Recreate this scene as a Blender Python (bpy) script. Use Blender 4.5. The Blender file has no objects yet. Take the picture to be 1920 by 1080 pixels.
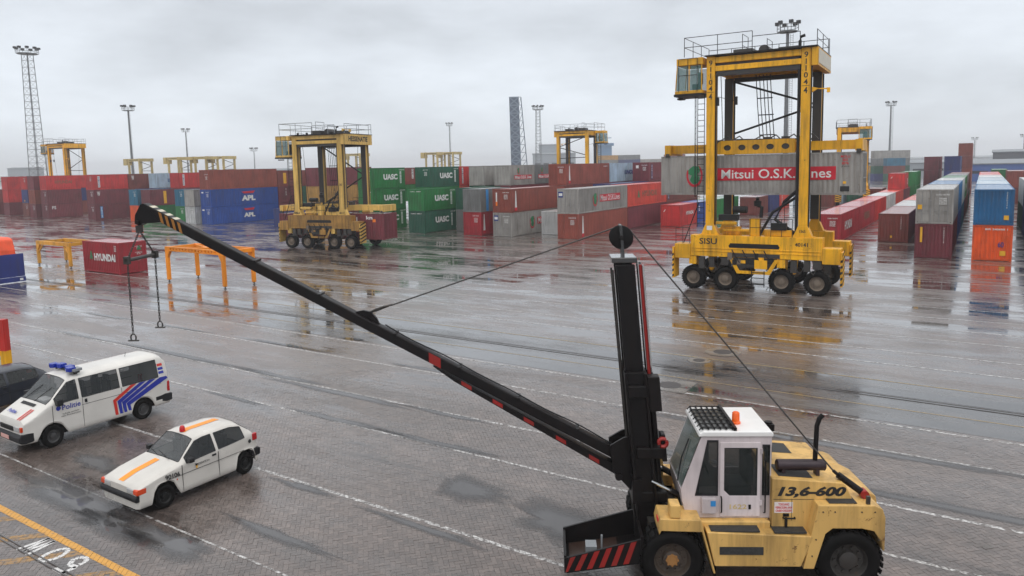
import bpy, bmesh, math, random
import numpy as np
from mathutils import Vector, Matrix
from mathutils.geometry import tessellate_polygon
random.seed(7); RNG = np.random.default_rng(7)
S = bpy.context.scene
COL = S.collection
PI = math.pi

# ------------------------------------------------------------------ camera
F_PX, PITCH, ROLL, CAM_H, CY, YAW = 1361.56, math.radians(6.2456), math.radians(-1.2466), 7.5145, 462.38, math.radians(32.9886)
def cam_axes():
    f = np.array([0, math.cos(PITCH), -math.sin(PITCH)]); u = np.array([0, math.sin(PITCH), math.cos(PITCH)]); x = np.array([1., 0, 0])
    x2 = math.cos(ROLL) * x + math.sin(ROLL) * u; u2 = -math.sin(ROLL) * x + math.cos(ROLL) * u
    rz = np.array([[math.cos(YAW), -math.sin(YAW), 0], [math.sin(YAW), math.cos(YAW), 0], [0, 0, 1]])
    return rz @ x2, rz @ u2, rz @ f
AX, AU, AF = cam_axes()
cd = bpy.data.cameras.new('camera'); cam = bpy.data.objects.new('camera', cd); COL.objects.link(cam)
cd.sensor_width = 36; cd.lens = 36 * F_PX / 1920; cd.shift_y = -(540 - CY) / 1920; cd.clip_end = 8000; cd.clip_start = .1
m = Matrix.Identity(4)
for i in range(3):
    m[i][0], m[i][1], m[i][2] = AX[i], AU[i], -AF[i]
m[2][3] = CAM_H
cam.matrix_world = m
S.camera = cam
def bearing(px, dist):
    """map point: compass bearing of a picture column at a distance (used only to lay out far masts and sheds)"""
    d = (px - 960) / F_PX * AX + AF + (CY - 320) / F_PX * AU
    h = math.hypot(d[0], d[1]); return d[0] / h * dist, d[1] / h * dist
def drop(px, h):
    """height of a far thing measured straight ahead, corrected for its bearing"""
    return CAM_H + (h - CAM_H) * math.cos(math.atan((px - 960) / F_PX))
def in_view(P, margin=60):
    d = P - np.array([0, 0, CAM_H]); w = d @ AF
    px = 960 + F_PX * (d @ AX) / w; py = CY - F_PX * (d @ AU) / w
    return (w > 1) & (px > -margin) & (px < 1920 + margin) & (py > -margin) & (py < 1080 + margin)

# ------------------------------------------------------------------ sky and sun (overcast)
W = bpy.data.worlds.new('World'); S.world = W; W.use_nodes = True
nt = W.node_tree; nt.nodes.clear()
def N(t, typ, **kw):
    n = t.nodes.new(typ)
    for k, v in kw.items(): setattr(n, k, v)
    return n
SUN_EL, SUN_AZ = math.radians(55), math.radians(150)
out = N(nt, 'ShaderNodeOutputWorld'); bg = N(nt, 'ShaderNodeBackground'); bg.inputs['Strength'].default_value = .1
sky = N(nt, 'ShaderNodeTexSky', sky_type='NISHITA', sun_disc=False, sun_elevation=SUN_EL, sun_rotation=SUN_AZ)
tc = N(nt, 'ShaderNodeTexCoord'); sep = N(nt, 'ShaderNodeSeparateXYZ'); nt.links.new(tc.outputs['Generated'], sep.inputs[0])
rmp = N(nt, 'ShaderNodeMapRange'); rmp.inputs['From Min'].default_value = 0; rmp.inputs['From Max'].default_value = 1
rmp.inputs['To Min'].default_value = 0; rmp.inputs['To Max'].default_value = 1
nt.links.new(sep.outputs['Z'], rmp.inputs['Value'])
cr = N(nt, 'ShaderNodeValToRGB'); e = cr.color_ramp.elements
e[0].position = 0; e[0].color = (.685, .735, .79, 1); e[1].position = 1; e[1].color = (1.18, 1.17, 1.15, 1)
x = cr.color_ramp.elements.new(.22); x.color = (.56, .595, .64, 1)
nt.links.new(rmp.outputs[0], cr.inputs[0])
mp = N(nt, 'ShaderNodeMapping'); mp.inputs['Scale'].default_value = (1.5, 1.5, 4.5); nt.links.new(tc.outputs['Generated'], mp.inputs[0])
nz = N(nt, 'ShaderNodeTexNoise'); nz.inputs['Scale'].default_value = 2.0; nz.inputs['Detail'].default_value = 7; nz.inputs['Roughness'].default_value = .55
nt.links.new(mp.outputs[0], nz.inputs['Vector'])
nr = N(nt, 'ShaderNodeMapRange'); nr.inputs['From Min'].default_value = .3; nr.inputs['From Max'].default_value = .7; nr.inputs['To Min'].default_value = 7.6; nr.inputs['To Max'].default_value = 12.1
nt.links.new(nz.outputs[0], nr.inputs[0])
vm = N(nt, 'ShaderNodeVectorMath', operation='SCALE'); nt.links.new(cr.outputs[0], vm.inputs[0]); nt.links.new(nr.outputs[0], vm.inputs['Scale'])
mx = N(nt, 'ShaderNodeMix', data_type='RGBA'); mx.inputs['Factor'].default_value = .96
nt.links.new(sky.outputs[0], mx.inputs[6]); nt.links.new(vm.outputs[0], mx.inputs[7])
nt.links.new(mx.outputs[2], bg.inputs['Color']); nt.links.new(bg.outputs[0], out.inputs[0])
sd = bpy.data.lights.new('sun', 'SUN'); sd.energy = .6; sd.angle = math.radians(40); sd.color = (1, .98, .95)
so = bpy.data.objects.new('sun', sd); COL.objects.link(so)
so.rotation_euler = Vector((-math.sin(SUN_AZ) * math.cos(SUN_EL), -math.cos(SUN_AZ) * math.cos(SUN_EL), -math.sin(SUN_EL))).to_track_quat('-Z', 'Y').to_euler()
vs = S.view_settings; vs.view_transform = 'Standard'; vs.look = 'None'; vs.gamma = 1; vs.exposure = 0.4; vs.use_curve_mapping = False
S.render.engine = 'CYCLES'; cy = S.cycles
cy.use_denoising = True; cy.max_bounces = 6; cy.diffuse_bounces = 3; cy.glossy_bounces = 3; cy.transmission_bounces = 4; cy.transparent_max_bounces = 6; cy.volume_bounces = 1; cy.caustics_reflective = False; cy.caustics_refractive = False

# ------------------------------------------------------------------ materials
def lin(c): return c / 12.92 if c <= .04045 else ((c + .055) / 1.055) ** 2.4
def rgb(r, g, b, k=1.0): return tuple(min(.9, lin(v / 255) * k) for v in (r, g, b)) + (1,)
MATS = {}
def base_mat(name):
    m = bpy.data.materials.new(name); m.use_nodes = True; t = m.node_tree
    return m, t, t.nodes['Principled BSDF']
def plain(name, col, rough=.5, metal=0.0, emit=None, var=.12, scale=3.0, spec=.5):
    """paint or rubber or metal with slight mottling and gloss variation"""
    if name in MATS: return MATS[name]
    m, t, b = base_mat(name)
    tc = N(t, 'ShaderNodeTexCoord'); nz = N(t, 'ShaderNodeTexNoise'); nz.inputs['Scale'].default_value = scale; nz.inputs['Detail'].default_value = 6
    t.links.new(tc.outputs['Object'], nz.inputs['Vector'])
    r = N(t, 'ShaderNodeMapRange'); r.inputs['From Min'].default_value = .3; r.inputs['From Max'].default_value = .7; r.inputs['To Min'].default_value = 1 - var; r.inputs['To Max'].default_value = 1 + var
    t.links.new(nz.outputs[0], r.inputs[0])
    v = N(t, 'ShaderNodeVectorMath', operation='SCALE'); v.inputs[0].default_value = col[:3]; t.links.new(r.outputs[0], v.inputs['Scale'])
    t.links.new(v.outputs[0], b.inputs['Base Color'])
    q = N(t, 'ShaderNodeMapRange'); q.inputs['To Min'].default_value = max(.02, rough - .1); q.inputs['To Max'].default_value = min(1, rough + .1)
    t.links.new(nz.outputs[0], q.inputs[0]); t.links.new(q.outputs[0], b.inputs['Roughness'])
    b.inputs['Metallic'].default_value = metal; b.inputs['Specular IOR Level'].default_value = spec
    if emit: b.inputs['Emission Color'].default_value = emit; b.inputs['Emission Strength'].default_value = 1
    MATS[name] = m; return m
def worn(name, col, dirt=(.05, .035, .025, 1), amount=.5, rough=.42, rust=(.09, .03, .012, 1), rust_amt=.35, streak=.9, sc=1.0, spec=.5, wet=0):
    """weathered steel paint: vertical grime streaks, fading, rust specks"""
    if name in MATS: return MATS[name]
    m, t, b = base_mat(name); L = t.links
    tc = N(t, 'ShaderNodeTexCoord'); oi = N(t, 'ShaderNodeObjectInfo')
    off = N(t, 'ShaderNodeVectorMath', operation='SCALE'); off.inputs['Scale'].default_value = 37.0
    cx = N(t, 'ShaderNodeCombineXYZ')
    for i in range(3): L.new(oi.outputs['Random'], cx.inputs[i])
    L.new(cx.outputs[0], off.inputs[0])
    add = N(t, 'ShaderNodeVectorMath', operation='ADD'); L.new(tc.outputs['Object'], add.inputs[0]); L.new(off.outputs[0], add.inputs[1])
    mp = N(t, 'ShaderNodeMapping'); mp.inputs['Scale'].default_value = (2.2 * sc, 2.2 * sc, .22 * sc); L.new(add.outputs[0], mp.inputs[0])
    n1 = N(t, 'ShaderNodeTexNoise'); n1.inputs['Scale'].default_value = 1.5; n1.inputs['Detail'].default_value = 7; n1.inputs['Roughness'].default_value = .65; L.new(mp.outputs[0], n1.inputs['Vector'])
    n2 = N(t, 'ShaderNodeTexNoise'); n2.inputs['Scale'].default_value = .55 * sc; n2.inputs['Detail'].default_value = 5; L.new(add.outputs[0], n2.inputs['Vector'])
    n3 = N(t, 'ShaderNodeTexNoise'); n3.inputs['Scale'].default_value = 4.5 * sc; n3.inputs['Detail'].default_value = 9; n3.inputs['Roughness'].default_value = .75; L.new(add.outputs[0], n3.inputs['Vector'])
    # fading
    r2 = N(t, 'ShaderNodeMapRange'); r2.inputs['From Min'].default_value = .3; r2.inputs['From Max'].default_value = .7; r2.inputs['To Min'].default_value = .8; r2.inputs['To Max'].default_value = 1.22; L.new(n2.outputs[0], r2.inputs[0])
    ro = N(t, 'ShaderNodeMapRange'); ro.inputs['To Min'].default_value = .86; ro.inputs['To Max'].default_value = 1.14; L.new(oi.outputs['Random'], ro.inputs[0])
    mu = N(t, 'ShaderNodeMath', operation='MULTIPLY'); L.new(r2.outputs[0], mu.inputs[0]); L.new(ro.outputs[0], mu.inputs[1])
    sc_ = N(t, 'ShaderNodeVectorMath', operation='SCALE'); sc_.inputs[0].default_value = col[:3]; L.new(mu.outputs[0], sc_.inputs['Scale'])
    # streak grime
    r1 = N(t, 'ShaderNodeMapRange'); r1.inputs['From Min'].default_value = .46; r1.inputs['From Max'].default_value = .78; r1.inputs['To Max'].default_value = amount * streak; L.new(n1.outputs[0], r1.inputs[0])
    m1 = N(t, 'ShaderNodeMix', data_type='RGBA'); L.new(r1.outputs[0], m1.inputs['Factor']); L.new(sc_.outputs[0], m1.inputs[6]); m1.inputs[7].default_value = dirt
    r3 = N(t, 'ShaderNodeMapRange'); r3.inputs['From Min'].default_value = .61; r3.inputs['From Max'].default_value = .7; r3.inputs['To Max'].default_value = rust_amt * 2; r3.clamp = True; L.new(n3.outputs[0], r3.inputs[0])
    m2 = N(t, 'ShaderNodeMix', data_type='RGBA'); L.new(r3.outputs[0], m2.inputs['Factor']); L.new(m1.outputs[2], m2.inputs[6]); m2.inputs[7].default_value = rust
    L.new(m2.outputs[2], b.inputs['Base Color']); b.inputs['Specular IOR Level'].default_value = spec; b.inputs['Coat Weight'].default_value = wet; b.inputs['Coat Roughness'].default_value = .1; b.inputs['Coat IOR'].default_value = 1.4
    q = N(t, 'ShaderNodeMapRange'); q.inputs['To Min'].default_value = rough - .12; q.inputs['To Max'].default_value = rough + .2; L.new(n1.outputs[0], q.inputs[0]); L.new(q.outputs[0], b.inputs['Roughness'])
    bp = N(t, 'ShaderNodeBump'); bp.inputs['Strength'].default_value = .12; bp.inputs['Distance'].default_value = .02; L.new(n3.outputs[0], bp.inputs['Height']); L.new(bp.outputs[0], b.inputs['Normal'])
    MATS[name] = m; return m
def glass(name, tint=(.02, .03, .03, 1), alpha=.55, rough=.04):
    if name in MATS: return MATS[name]
    m, t, b = base_mat(name)
    b.inputs['Base Color'].default_value = tint; b.inputs['Roughness'].default_value = rough; b.inputs['Specular IOR Level'].default_value = .6
    b.inputs['Alpha'].default_value = alpha
    MATS[name] = m; return m

# ------------------------------------------------------------------ mesh helpers
class MB:
    def __init__(s, tf=None): s.v = []; s.f = []; s.mi = []; s.tf = tf; s.k = 0
    def mat(s, k): s.k = k; return s
    def add(s, vs, fs):
        o = len(s.v)
        s.v += [tuple(s.tf(*p)) if s.tf else tuple(p) for p in vs]
        s.f += [tuple(i + o for i in f) for f in fs]; s.mi += [s.k] * len(fs)
        return s
    def box(s, x0, x1, y0, y1, z0, z1):
        if x0 > x1: x0, x1 = x1, x0
        if y0 > y1: y0, y1 = y1, y0
        if z0 > z1: z0, z1 = z1, z0
        return s.add([(x0, y0, z0), (x1, y0, z0), (x1, y1, z0), (x0, y1, z0), (x0, y0, z1), (x1, y0, z1), (x1, y1, z1), (x0, y1, z1)],
                     [(0, 3, 2, 1), (4, 5, 6, 7), (0, 1, 5, 4), (1, 2, 6, 5), (2, 3, 7, 6), (3, 0, 4, 7)])
    def prism(s, pts, a, b, ax='y'):
        """extrude a 2D outline (p,q) along an axis from a to b"""
        n = len(pts)
        mk = {'y': lambda p, c: (p[0], c, p[1]), 'x': lambda p, c: (c, p[0], p[1]), 'z': lambda p, c: (p[0], p[1], c)}[ax]
        vs = [mk(p, a) for p in pts] + [mk(p, b) for p in pts]
        area = sum(pts[i][0] * pts[(i + 1) % n][1] - pts[(i + 1) % n][0] * pts[i][1] for i in range(n))
        tri = tessellate_polygon([[Vector((p[0], p[1], 0)) for p in pts]])
        fs = [tuple(t) for t in tri] + [tuple(i + n for i in t[::-1]) for t in tri]
        fs += [(i, (i + 1) % n, n + (i + 1) % n, n + i) for i in range(n)]
        return s.add(vs, fs)
    def plate(s, loops, a, b, ax='y'):
        """flat plate with holes: loops[0] outline, others holes; thickness a..b along an axis"""
        mk = {'y': lambda p, c: (p[0], c, p[1]), 'x': lambda p, c: (c, p[0], p[1]), 'z': lambda p, c: (p[0], p[1], c)}[ax]
        flat = [p for l in loops for p in l]; n = len(flat)
        tri = tessellate_polygon([[Vector((p[0], p[1], 0)) for p in l] for l in loops])
        vs = [mk(p, a) for p in flat] + [mk(p, b) for p in flat]
        fs = [tuple(t) for t in tri] + [tuple(i + n for i in t[::-1]) for t in tri]
        o = 0
        for l in loops:
            k = len(l); fs += [(o + i, o + (i + 1) % k, n + o + (i + 1) % k, n + o + i) for i in range(k)]; o += k
        return s.add(vs, fs)
    def tube(s, path, r, n=6, cap=True, r2=None):
        P = [Vector(p) for p in path]; vs = []; fs = []; prev = None
        for i, p in enumerate(P):
            d = (P[min(i + 1, len(P) - 1)] - P[max(i - 1, 0)]).normalized()
            up = Vector((0, 0, 1)) if abs(d.z) < .9 else Vector((1, 0, 0))
            a = d.cross(up).normalized(); b = d.cross(a)
            rr = r if r2 is None else r + (r2 - r) * i / (len(P) - 1)
            vs += [tuple(p + (a * math.cos(2 * PI * k / n) + b * math.sin(2 * PI * k / n)) * rr) for k in range(n)]
        for i in range(len(P) - 1):
            fs += [(i * n + k, i * n + (k + 1) % n, (i + 1) * n + (k + 1) % n, (i + 1) * n + k) for k in range(n)]
        if cap: fs += [tuple(range(n))[::-1], tuple((len(P) - 1) * n + k for k in range(n))]
        return s.add(vs, fs)
    def beam(s, p0, p1, w, h=None):
        """square bar between two points"""
        h = h or w; a = Vector(p0); b = Vector(p1); d = (b - a).normalized()
        up = Vector((0, 0, 1)) if abs(d.z) < .95 else Vector((0, 1, 0))
        x = d.cross(up).normalized() * (w / 2); y = x.cross(d).normalized() * (h / 2)
        vs = [tuple(q + sx * x + sy * y) for q in (a, b) for sx, sy in ((-1, -1), (1, -1), (1, 1), (-1, 1))]
        return s.add(vs, [(0, 1, 2, 3), (7, 6, 5, 4), (0, 4, 5, 1), (1, 5, 6, 2), (2, 6, 7, 3), (3, 7, 4, 0)])
    def lathe(s, prof, c, ax='y', n=24):
        """revolve (radius, offset) profile about an axis through c"""
        vs = []; fs = []
        for r, o in prof:
            for k in range(n):
                u, w = r * math.cos(2 * PI * k / n), r * math.sin(2 * PI * k / n)
                vs.append({'y': (c[0] + u, c[1] + o, c[2] + w), 'x': (c[0] + o, c[1] + u, c[2] + w), 'z': (c[0] + u, c[1] + w, c[2] + o)}[ax])
        for i in range(len(prof) - 1):
            fs += [(i * n + k, i * n + (k + 1) % n, (i + 1) * n + (k + 1) % n, (i + 1) * n + k) for k in range(n)]
        return s.add(vs, fs)
    def mesh(s, name, mats, smooth=None):
        me = bpy.data.meshes.new(name); me.from_pydata(s.v, [], s.f)
        for m_ in (mats if isinstance(mats, (list, tuple)) else [mats]): me.materials.append(m_)
        if any(s.mi): me.polygons.foreach_set('material_index', s.mi)
        b = bmesh.new(); b.from_mesh(me); bmesh.ops.recalc_face_normals(b, faces=b.faces); b.to_mesh(me); b.free()
        if smooth:
            me.polygons.foreach_set('use_smooth', [True] * len(me.polygons)); me.set_sharp_from_angle(angle=math.radians(smooth))
        me.update(); return me
    def build(s, name, mats, parent=None, smooth=None, bevel=0):
        return link(name, s.mesh(name, mats, smooth), parent, bevel)
def link(name, me, parent=None, bevel=0):
    o = bpy.data.objects.new(name, me); COL.objects.link(o)
    if parent: o.parent = parent
    if bevel:
        b = o.modifiers.new('bevel', 'BEVEL'); b.width = bevel; b.segments = 2; b.limit_method = 'ANGLE'; b.angle_limit = math.radians(40)
    return o
def thing(name, label, cat, loc=(0, 0, 0), rz=0, group=None, scale=None):
    o = bpy.data.objects.new(name, None); COL.objects.link(o); o.location = loc; o.rotation_euler = (0, 0, rz); o.empty_display_size = .2
    if scale: o.scale = scale
    return tag(o, label, cat, group)
def tag(o, label=None, cat=None, group=None, kind=None):
    if label: o['label'] = label
    if cat: o['category'] = cat
    if group: o['group'] = group
    if kind: o['kind'] = kind
    return o
def copy_tree(o, parent=None):
    c = o.copy(); COL.objects.link(c); c.parent = parent
    for ch in o.children: copy_tree(ch, c)
    return c
TXT = {}
def text_mesh(s, bold=.0, shear=0.0, line=1.0):
    k = (s, bold, shear, line)
    if k not in TXT:
        cu = bpy.data.curves.new('t', 'FONT'); cu.body = s; cu.offset = bold; cu.shear = shear; cu.align_x = 'CENTER'; cu.space_line = line; cu.resolution_u = 3
        o = bpy.data.objects.new('t', cu); me = bpy.data.meshes.new_from_object(o)
        v = np.empty(len(me.vertices) * 3); me.vertices.foreach_get('co', v); v = v.reshape(-1, 3)
        fs = [tuple(p.vertices) for p in me.polygons]
        lo, hi = v.min(0), v.max(0); v = (v - (lo + hi) / 2) / (hi - lo + 1e-9)
        TXT[k] = (v[:, :2].copy(), fs); bpy.data.objects.remove(o); bpy.data.meshes.remove(me)
    return TXT[k]
def lettering(s, w, h, c, right, up, mat, parent, bold=.02, shear=0.0, line=1.0, name='lettering', mb=None):
    """flat painted letters, w x h metres, centred at c on a surface"""
    v, fs = text_mesh(s, bold, shear, line); c = Vector(c); r = Vector(right); u = Vector(up)
    vs = [tuple(c + r * (p[0] * w) + u * (p[1] * h)) for p in v]
    if mb is not None: mb.add(vs, fs); return mb
    m_ = MB(); m_.add(vs, fs)
    me = bpy.data.meshes.new(name); me.from_pydata(m_.v, [], m_.f); me.materials.append(mat); me.update()
    return link(name, me, parent)
RX, RY, UZ = (1, 0, 0), (0, 1, 0), (0, 0, 1)

M_STEEL = plain('galvanised steel', (.28, .3, .32, 1), .5, .3)
M_DARK = plain('dark machine steel', (.012, .012, .013, 1), .5, .0, var=.3, spec=.3)
M_GREASE = worn('greasy dark steel', (.035, .032, .03, 1), rust=(.07, .03, .015, 1), rust_amt=.5)
M_TYRE = plain('tyre rubber', (.0055, .005, .005, 1), .65, var=.4, scale=6, spec=.16)
M_RIM = worn('dusty wheel rim', (.16, .125, .095, 1), rough=.5, sc=3)
M_WHITE = plain('white lettering paint', (.75, .75, .74, 1), .5)
M_BLACK = plain('black lettering paint', (.015, .015, .017, 1), .5)
M_REDP = plain('red lettering paint', (.6, .02, .03, 1), .5)
M_YELP = plain('yellow label', (.8, .42, .02, 1), .5)
M_RUBBER = plain('black plastic trim', (.012, .012, .014, 1), .5, spec=.35)
M_SEAM = plain('panel gap', (.02, .02, .02, 1), .6)
# ------------------------------------------------------------------ ground
def ground_mat(name, base_a, base_b, paver=True, wet_bias=0.0, tone_attr=False):
    m, t, b = base_mat(name); L = t.links
    geo = N(t, 'ShaderNodeNewGeometry'); pos = geo.outputs['Position']
    def noise(scale, detail=4, rough=.55, vec=None, dist=0):
        n = N(t, 'ShaderNodeTexNoise'); n.inputs['Scale'].default_value = scale; n.inputs['Detail'].default_value = detail; n.inputs['Roughness'].default_value = rough; n.inputs['Distortion'].default_value = dist
        L.new(vec or pos, n.inputs['Vector']); return n.outputs[0]
    def mapr(i, a, c, lo=0, hi=1):
        r = N(t, 'ShaderNodeMapRange'); r.inputs['From Min'].default_value = a; r.inputs['From Max'].default_value = c; r.inputs['To Min'].default_value = lo; r.inputs['To Max'].default_value = hi; L.new(i, r.inputs[0]); return r.outputs[0]
    def math2(op, a, c):
        n = N(t, 'ShaderNodeMath', operation=op)
        for k, v in enumerate((a, c)):
            if isinstance(v, (int, float)): n.inputs[k].default_value = v
            else: L.new(v, n.inputs[k])
        return n.outputs[0]
    mp = N(t, 'ShaderNodeMapping'); mp.inputs['Scale'].default_value = (.10, .42, 1); L.new(pos, mp.inputs[0])
    mp2 = N(t, 'ShaderNodeMapping'); mp2.inputs['Scale'].default_value = (.35, .8, 1); mp2.inputs['Location'].default_value = (3.3, 1.7, 0); L.new(pos, mp2.inputs[0])
    sp = N(t, 'ShaderNodeSeparateXYZ'); L.new(pos, sp.inputs[0])
    # how far up the yard: the container apron beyond the crane rail ponds more
    far = mapr(sp.outputs['Y'], 20, 30, 0, .028)
    mp3 = N(t, 'ShaderNodeMapping'); mp3.inputs['Scale'].default_value = (.45, 2.1, 1); mp3.inputs['Location'].default_value = (7, 2, 0); L.new(pos, mp3.inputs[0])
    w = math2('ADD', math2('MULTIPLY', noise(1.0, 6, .6, mp.outputs[0], .3), .5), math2('ADD', math2('MULTIPLY', noise(1.0, 5, .6, mp2.outputs[0]), .25), math2('MULTIPLY', noise(1.0, 6, .65, mp3.outputs[0], .5), .25)))
    w = math2('ADD', math2('ADD', w, far), wet_bias)
    pud = mapr(w, .555, .585)          # standing water
    damp = mapr(w, .42, .585)          # damp halo
    # colour
    n_big = noise(.13, 5, .6); n_mid = noise(1.3, 6, .65); n_fine = noise(26, 3, .7)
    c1 = N(t, 'ShaderNodeMix', data_type='RGBA'); L.new(mapr(n_big, .3, .7), c1.inputs['Factor']); c1.inputs[6].default_value = base_a; c1.inputs[7].default_value = base_b
    v = math2('MULTIPLY', mapr(n_mid, .25, .75, .78, 1.2), mapr(n_fine, .25, .75, .72, 1.28))
    mpt = N(t, 'ShaderNodeMapping'); mpt.inputs['Scale'].default_value = (.03, 1.1, 1); L.new(pos, mpt.inputs[0])
    v = math2('MULTIPLY', v, mapr(noise(1.0, 4, .6, mpt.outputs[0], .2), .35, .65, .84, 1.12)); v = math2('MULTIPLY', v, mapr(noise(.35, 7, .7, None, .8), .3, .7, .82, 1.15))
    v = math2('MULTIPLY', v, mapr(damp, 0, 1, 1.0, .72)); v = math2('MULTIPLY', v, mapr(pud, 0, 1, 1.0, .62))
    if tone_attr:
        at = N(t, 'ShaderNodeAttribute', attribute_name='tone'); v = math2('MULTIPLY', v, mapr(at.outputs['Fac'], 0, 1, .8, 1.18))
    s = N(t, 'ShaderNodeVectorMath', operation='SCALE'); L.new(c1.outputs[2], s.inputs[0]); L.new(v, s.inputs['Scale'])
    # moss and tyre dirt
    ms = N(t, 'ShaderNodeMix', data_type='RGBA'); L.new(mapr(noise(.5, 8, .7, None, .6), .63, .74, 0, .75), ms.inputs['Factor']); L.new(s.outputs[0], ms.inputs[6]); ms.inputs[7].default_value = (.035, .032, .018, 1)
    L.new(ms.outputs[2], b.inputs['Base Color'])
    ro = math2('ADD', mapr(damp, 0, 1, .40, .2), mapr(n_mid, .3, .7, -.05, .06))
    ro = math2('ADD', math2('MULTIPLY', ro, mapr(pud, 0, 1, 1, 0)), mapr(pud, 0, 1, 0, .035)); L.new(ro, b.inputs['Roughness'])
    b.inputs['IOR'].default_value = 1.45
    L.new(mapr(damp, .3, 1, .8, 1.0), b.inputs['Coat Weight']); L.new(mapr(damp, .3, 1, .30, .03), b.inputs['Coat Roughness']); b.inputs['Coat IOR'].default_value = 1.33
    bq = N(t, 'ShaderNodeBump'); bq.inputs['Strength'].default_value = .11; bq.inputs['Distance'].default_value = .01; L.new(n_mid, bq.inputs['Height']); L.new(bq.outputs[0], b.inputs['Coat Normal'])
    bp = N(t, 'ShaderNodeBump'); bp.inputs['Distance'].default_value = .006
    L.new(mapr(pud, 0, 1, .55, .015), bp.inputs['Strength'])
    h = n_fine
    if paver:
        mr = N(t, 'ShaderNodeMapping'); mr.inputs['Rotation'].default_value = (0, 0, math.radians(45)); L.new(pos, mr.inputs[0])
        bk = N(t, 'ShaderNodeTexBrick'); bk.inputs['Scale'].default_value = 1; bk.inputs['Brick Width'].default_value = .2; bk.inputs['Row Height'].default_value = .1; bk.inputs['Mortar Size'].default_value = .008
        bk.inputs['Color1'].default_value = (1, 1, 1, 1); bk.inputs['Color2'].default_value = (.8, .8, .8, 1); bk.inputs['Mortar'].default_value = (0, 0, 0, 1); L.new(mr.outputs[0], bk.inputs['Vector'])
        h = math2('ADD', math2('MULTIPLY', n_fine, .6), bk.outputs['Fac'] if False else math2('MULTIPLY', N_val(t, bk), .7))
    L.new(h, bp.inputs['Height']); L.new(bp.outputs[0], b.inputs['Normal'])
    return m
def N_val(t, bk):
    n = N(t, 'ShaderNodeRGBToBW'); t.links.new(bk.outputs['Color'], n.inputs[0]); return n.outputs[0]
GA, GB = (.117, .091, .08, 1), (.165, .134, .122, 1)
M_GROUND = ground_mat('wet block paving', GA, GB)
M_PAVER = ground_mat('wet concrete pavers', GA, GB, paver=False, tone_attr=True)
M_ASPH = ground_mat('wet asphalt lane', (.085, .082, .083, 1), (.11, .106, .107, 1), paver=False, wet_bias=.035)
M_CONC = ground_mat('stained concrete', (.17, .155, .14, 1), (.2, .185, .17, 1), paver=False)
M_STRIP = ground_mat('dark crane rail concrete', (.055, .053, .055, 1), (.075, .072, .074, 1), paver=False, wet_bias=.03)

def sheet(name, x0, x1, y0, y1, z, mat, kind='structure', parent=None):
    o = MB().add([(x0, y0, z), (x1, y0, z), (x1, y1, z), (x0, y1, z)], [(0, 1, 2, 3)]).build(name, mat, parent)
    return tag(o, kind=kind) if not parent else o
g_ = MB(); R_ = 3000
ring = [0] + [60 * 1.32 ** i for i in range(15)]
g_.add([(-R_, -R_, 0), (R_, -R_, 0), (R_, R_, 0), (-R_, R_, 0)], [(0, 1, 2, 3)])
GROUND = tag(g_.build('ground', M_GROUND), kind='structure')
LANE = sheet('road_lane', -160, 60, 22.75, 27.2, .004, M_ASPH)
sheet('crane_rail_strip', -160, 60, 25.42, 26.25, .008, M_STRIP)
rl = MB(); rl.box(-160, 60, 25.3, 25.35, .0, .014); rl.box(-160, 60, 25.10, 25.13, .0, .02); rl.box(-160, 60, 6.30, 6.325, 0, .03); rl.box(-160, 60, 6.21, 6.235, 0, .03)
tag(rl.build('crane_rail', worn('worn rail steel', (.09, .085, .085, 1), rough=.35)), kind='structure')

# pavers: herringbone, 20 x 10 cm, real pieces where they can be told apart
cell = .1; TOP = .012
rng = range(-420, 421)
ii, jj = np.meshgrid(np.arange(-420, 421), np.arange(-160, 161)); ii = ii.ravel(); jj = jj.ravel()
ox = ii * 1.0 + jj * 2; oy = -ii * 1.0 + jj * 2
rects = np.concatenate([np.stack([ox, oy, ox + 2, oy + 1], 1), np.stack([ox + 2, oy, ox + 3, oy + 2], 1)]) * cell
c45 = math.cos(PI / 4)
def rot(P): return np.stack([(P[..., 0] - P[..., 1]) * c45, (P[..., 0] + P[..., 1]) * c45], -1) + np.array([-10.0, 14.0])
gap = .0026
corners = np.stack([np.stack([rects[:, 0] + gap, rects[:, 1] + gap], 1), np.stack([rects[:, 2] - gap, rects[:, 1] + gap], 1), np.stack([rects[:, 2] - gap, rects[:, 3] - gap], 1), np.stack([rects[:, 0] + gap, rects[:, 3] - gap], 1)], 1)
corners = rot(corners); cen = corners.mean(1)
dist = np.hypot(cen[:, 0], cen[:, 1])
keep = (dist < 27.5) & (cen[:, 1] < 22.6) & in_view(np.concatenate([cen, np.zeros((len(cen), 1))], 1), 260)
keep &= ~((np.abs(cen[:, 0] + 8.6) < .75) & (np.abs(cen[:, 1] - 23.07) < .75))
corners = corners[keep]; cen = cen[keep]; dist = dist[keep]
order = np.argsort(dist); corners = corners[order]; cen = cen[order]; n_p = len(cen)
zt = TOP + RNG.normal(0, .0011, (n_p, 1)) + RNG.normal(0, .0006, (n_p, 4))
tone = RNG.random(n_p)
def paver_arrays(sel):
    C = corners[sel]; k = len(C); z = zt[sel]
    top = np.concatenate([C, z[..., None]], 2); bot = np.concatenate([C + 0, np.full((k, 4, 1), -.002)], 2)
    V = np.concatenate([top, bot], 1).reshape(-1, 3)
    Fq = np.array([(0, 1, 2, 3), (4, 5, 1, 0), (5, 6, 2, 1), (6, 7, 3, 2), (7, 4, 0, 3)])
    Fs = (np.arange(k)[:, None, None] * 8 + Fq[None]).reshape(-1, 4)
    return V, Fs, np.repeat(tone[sel], 5)
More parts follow.
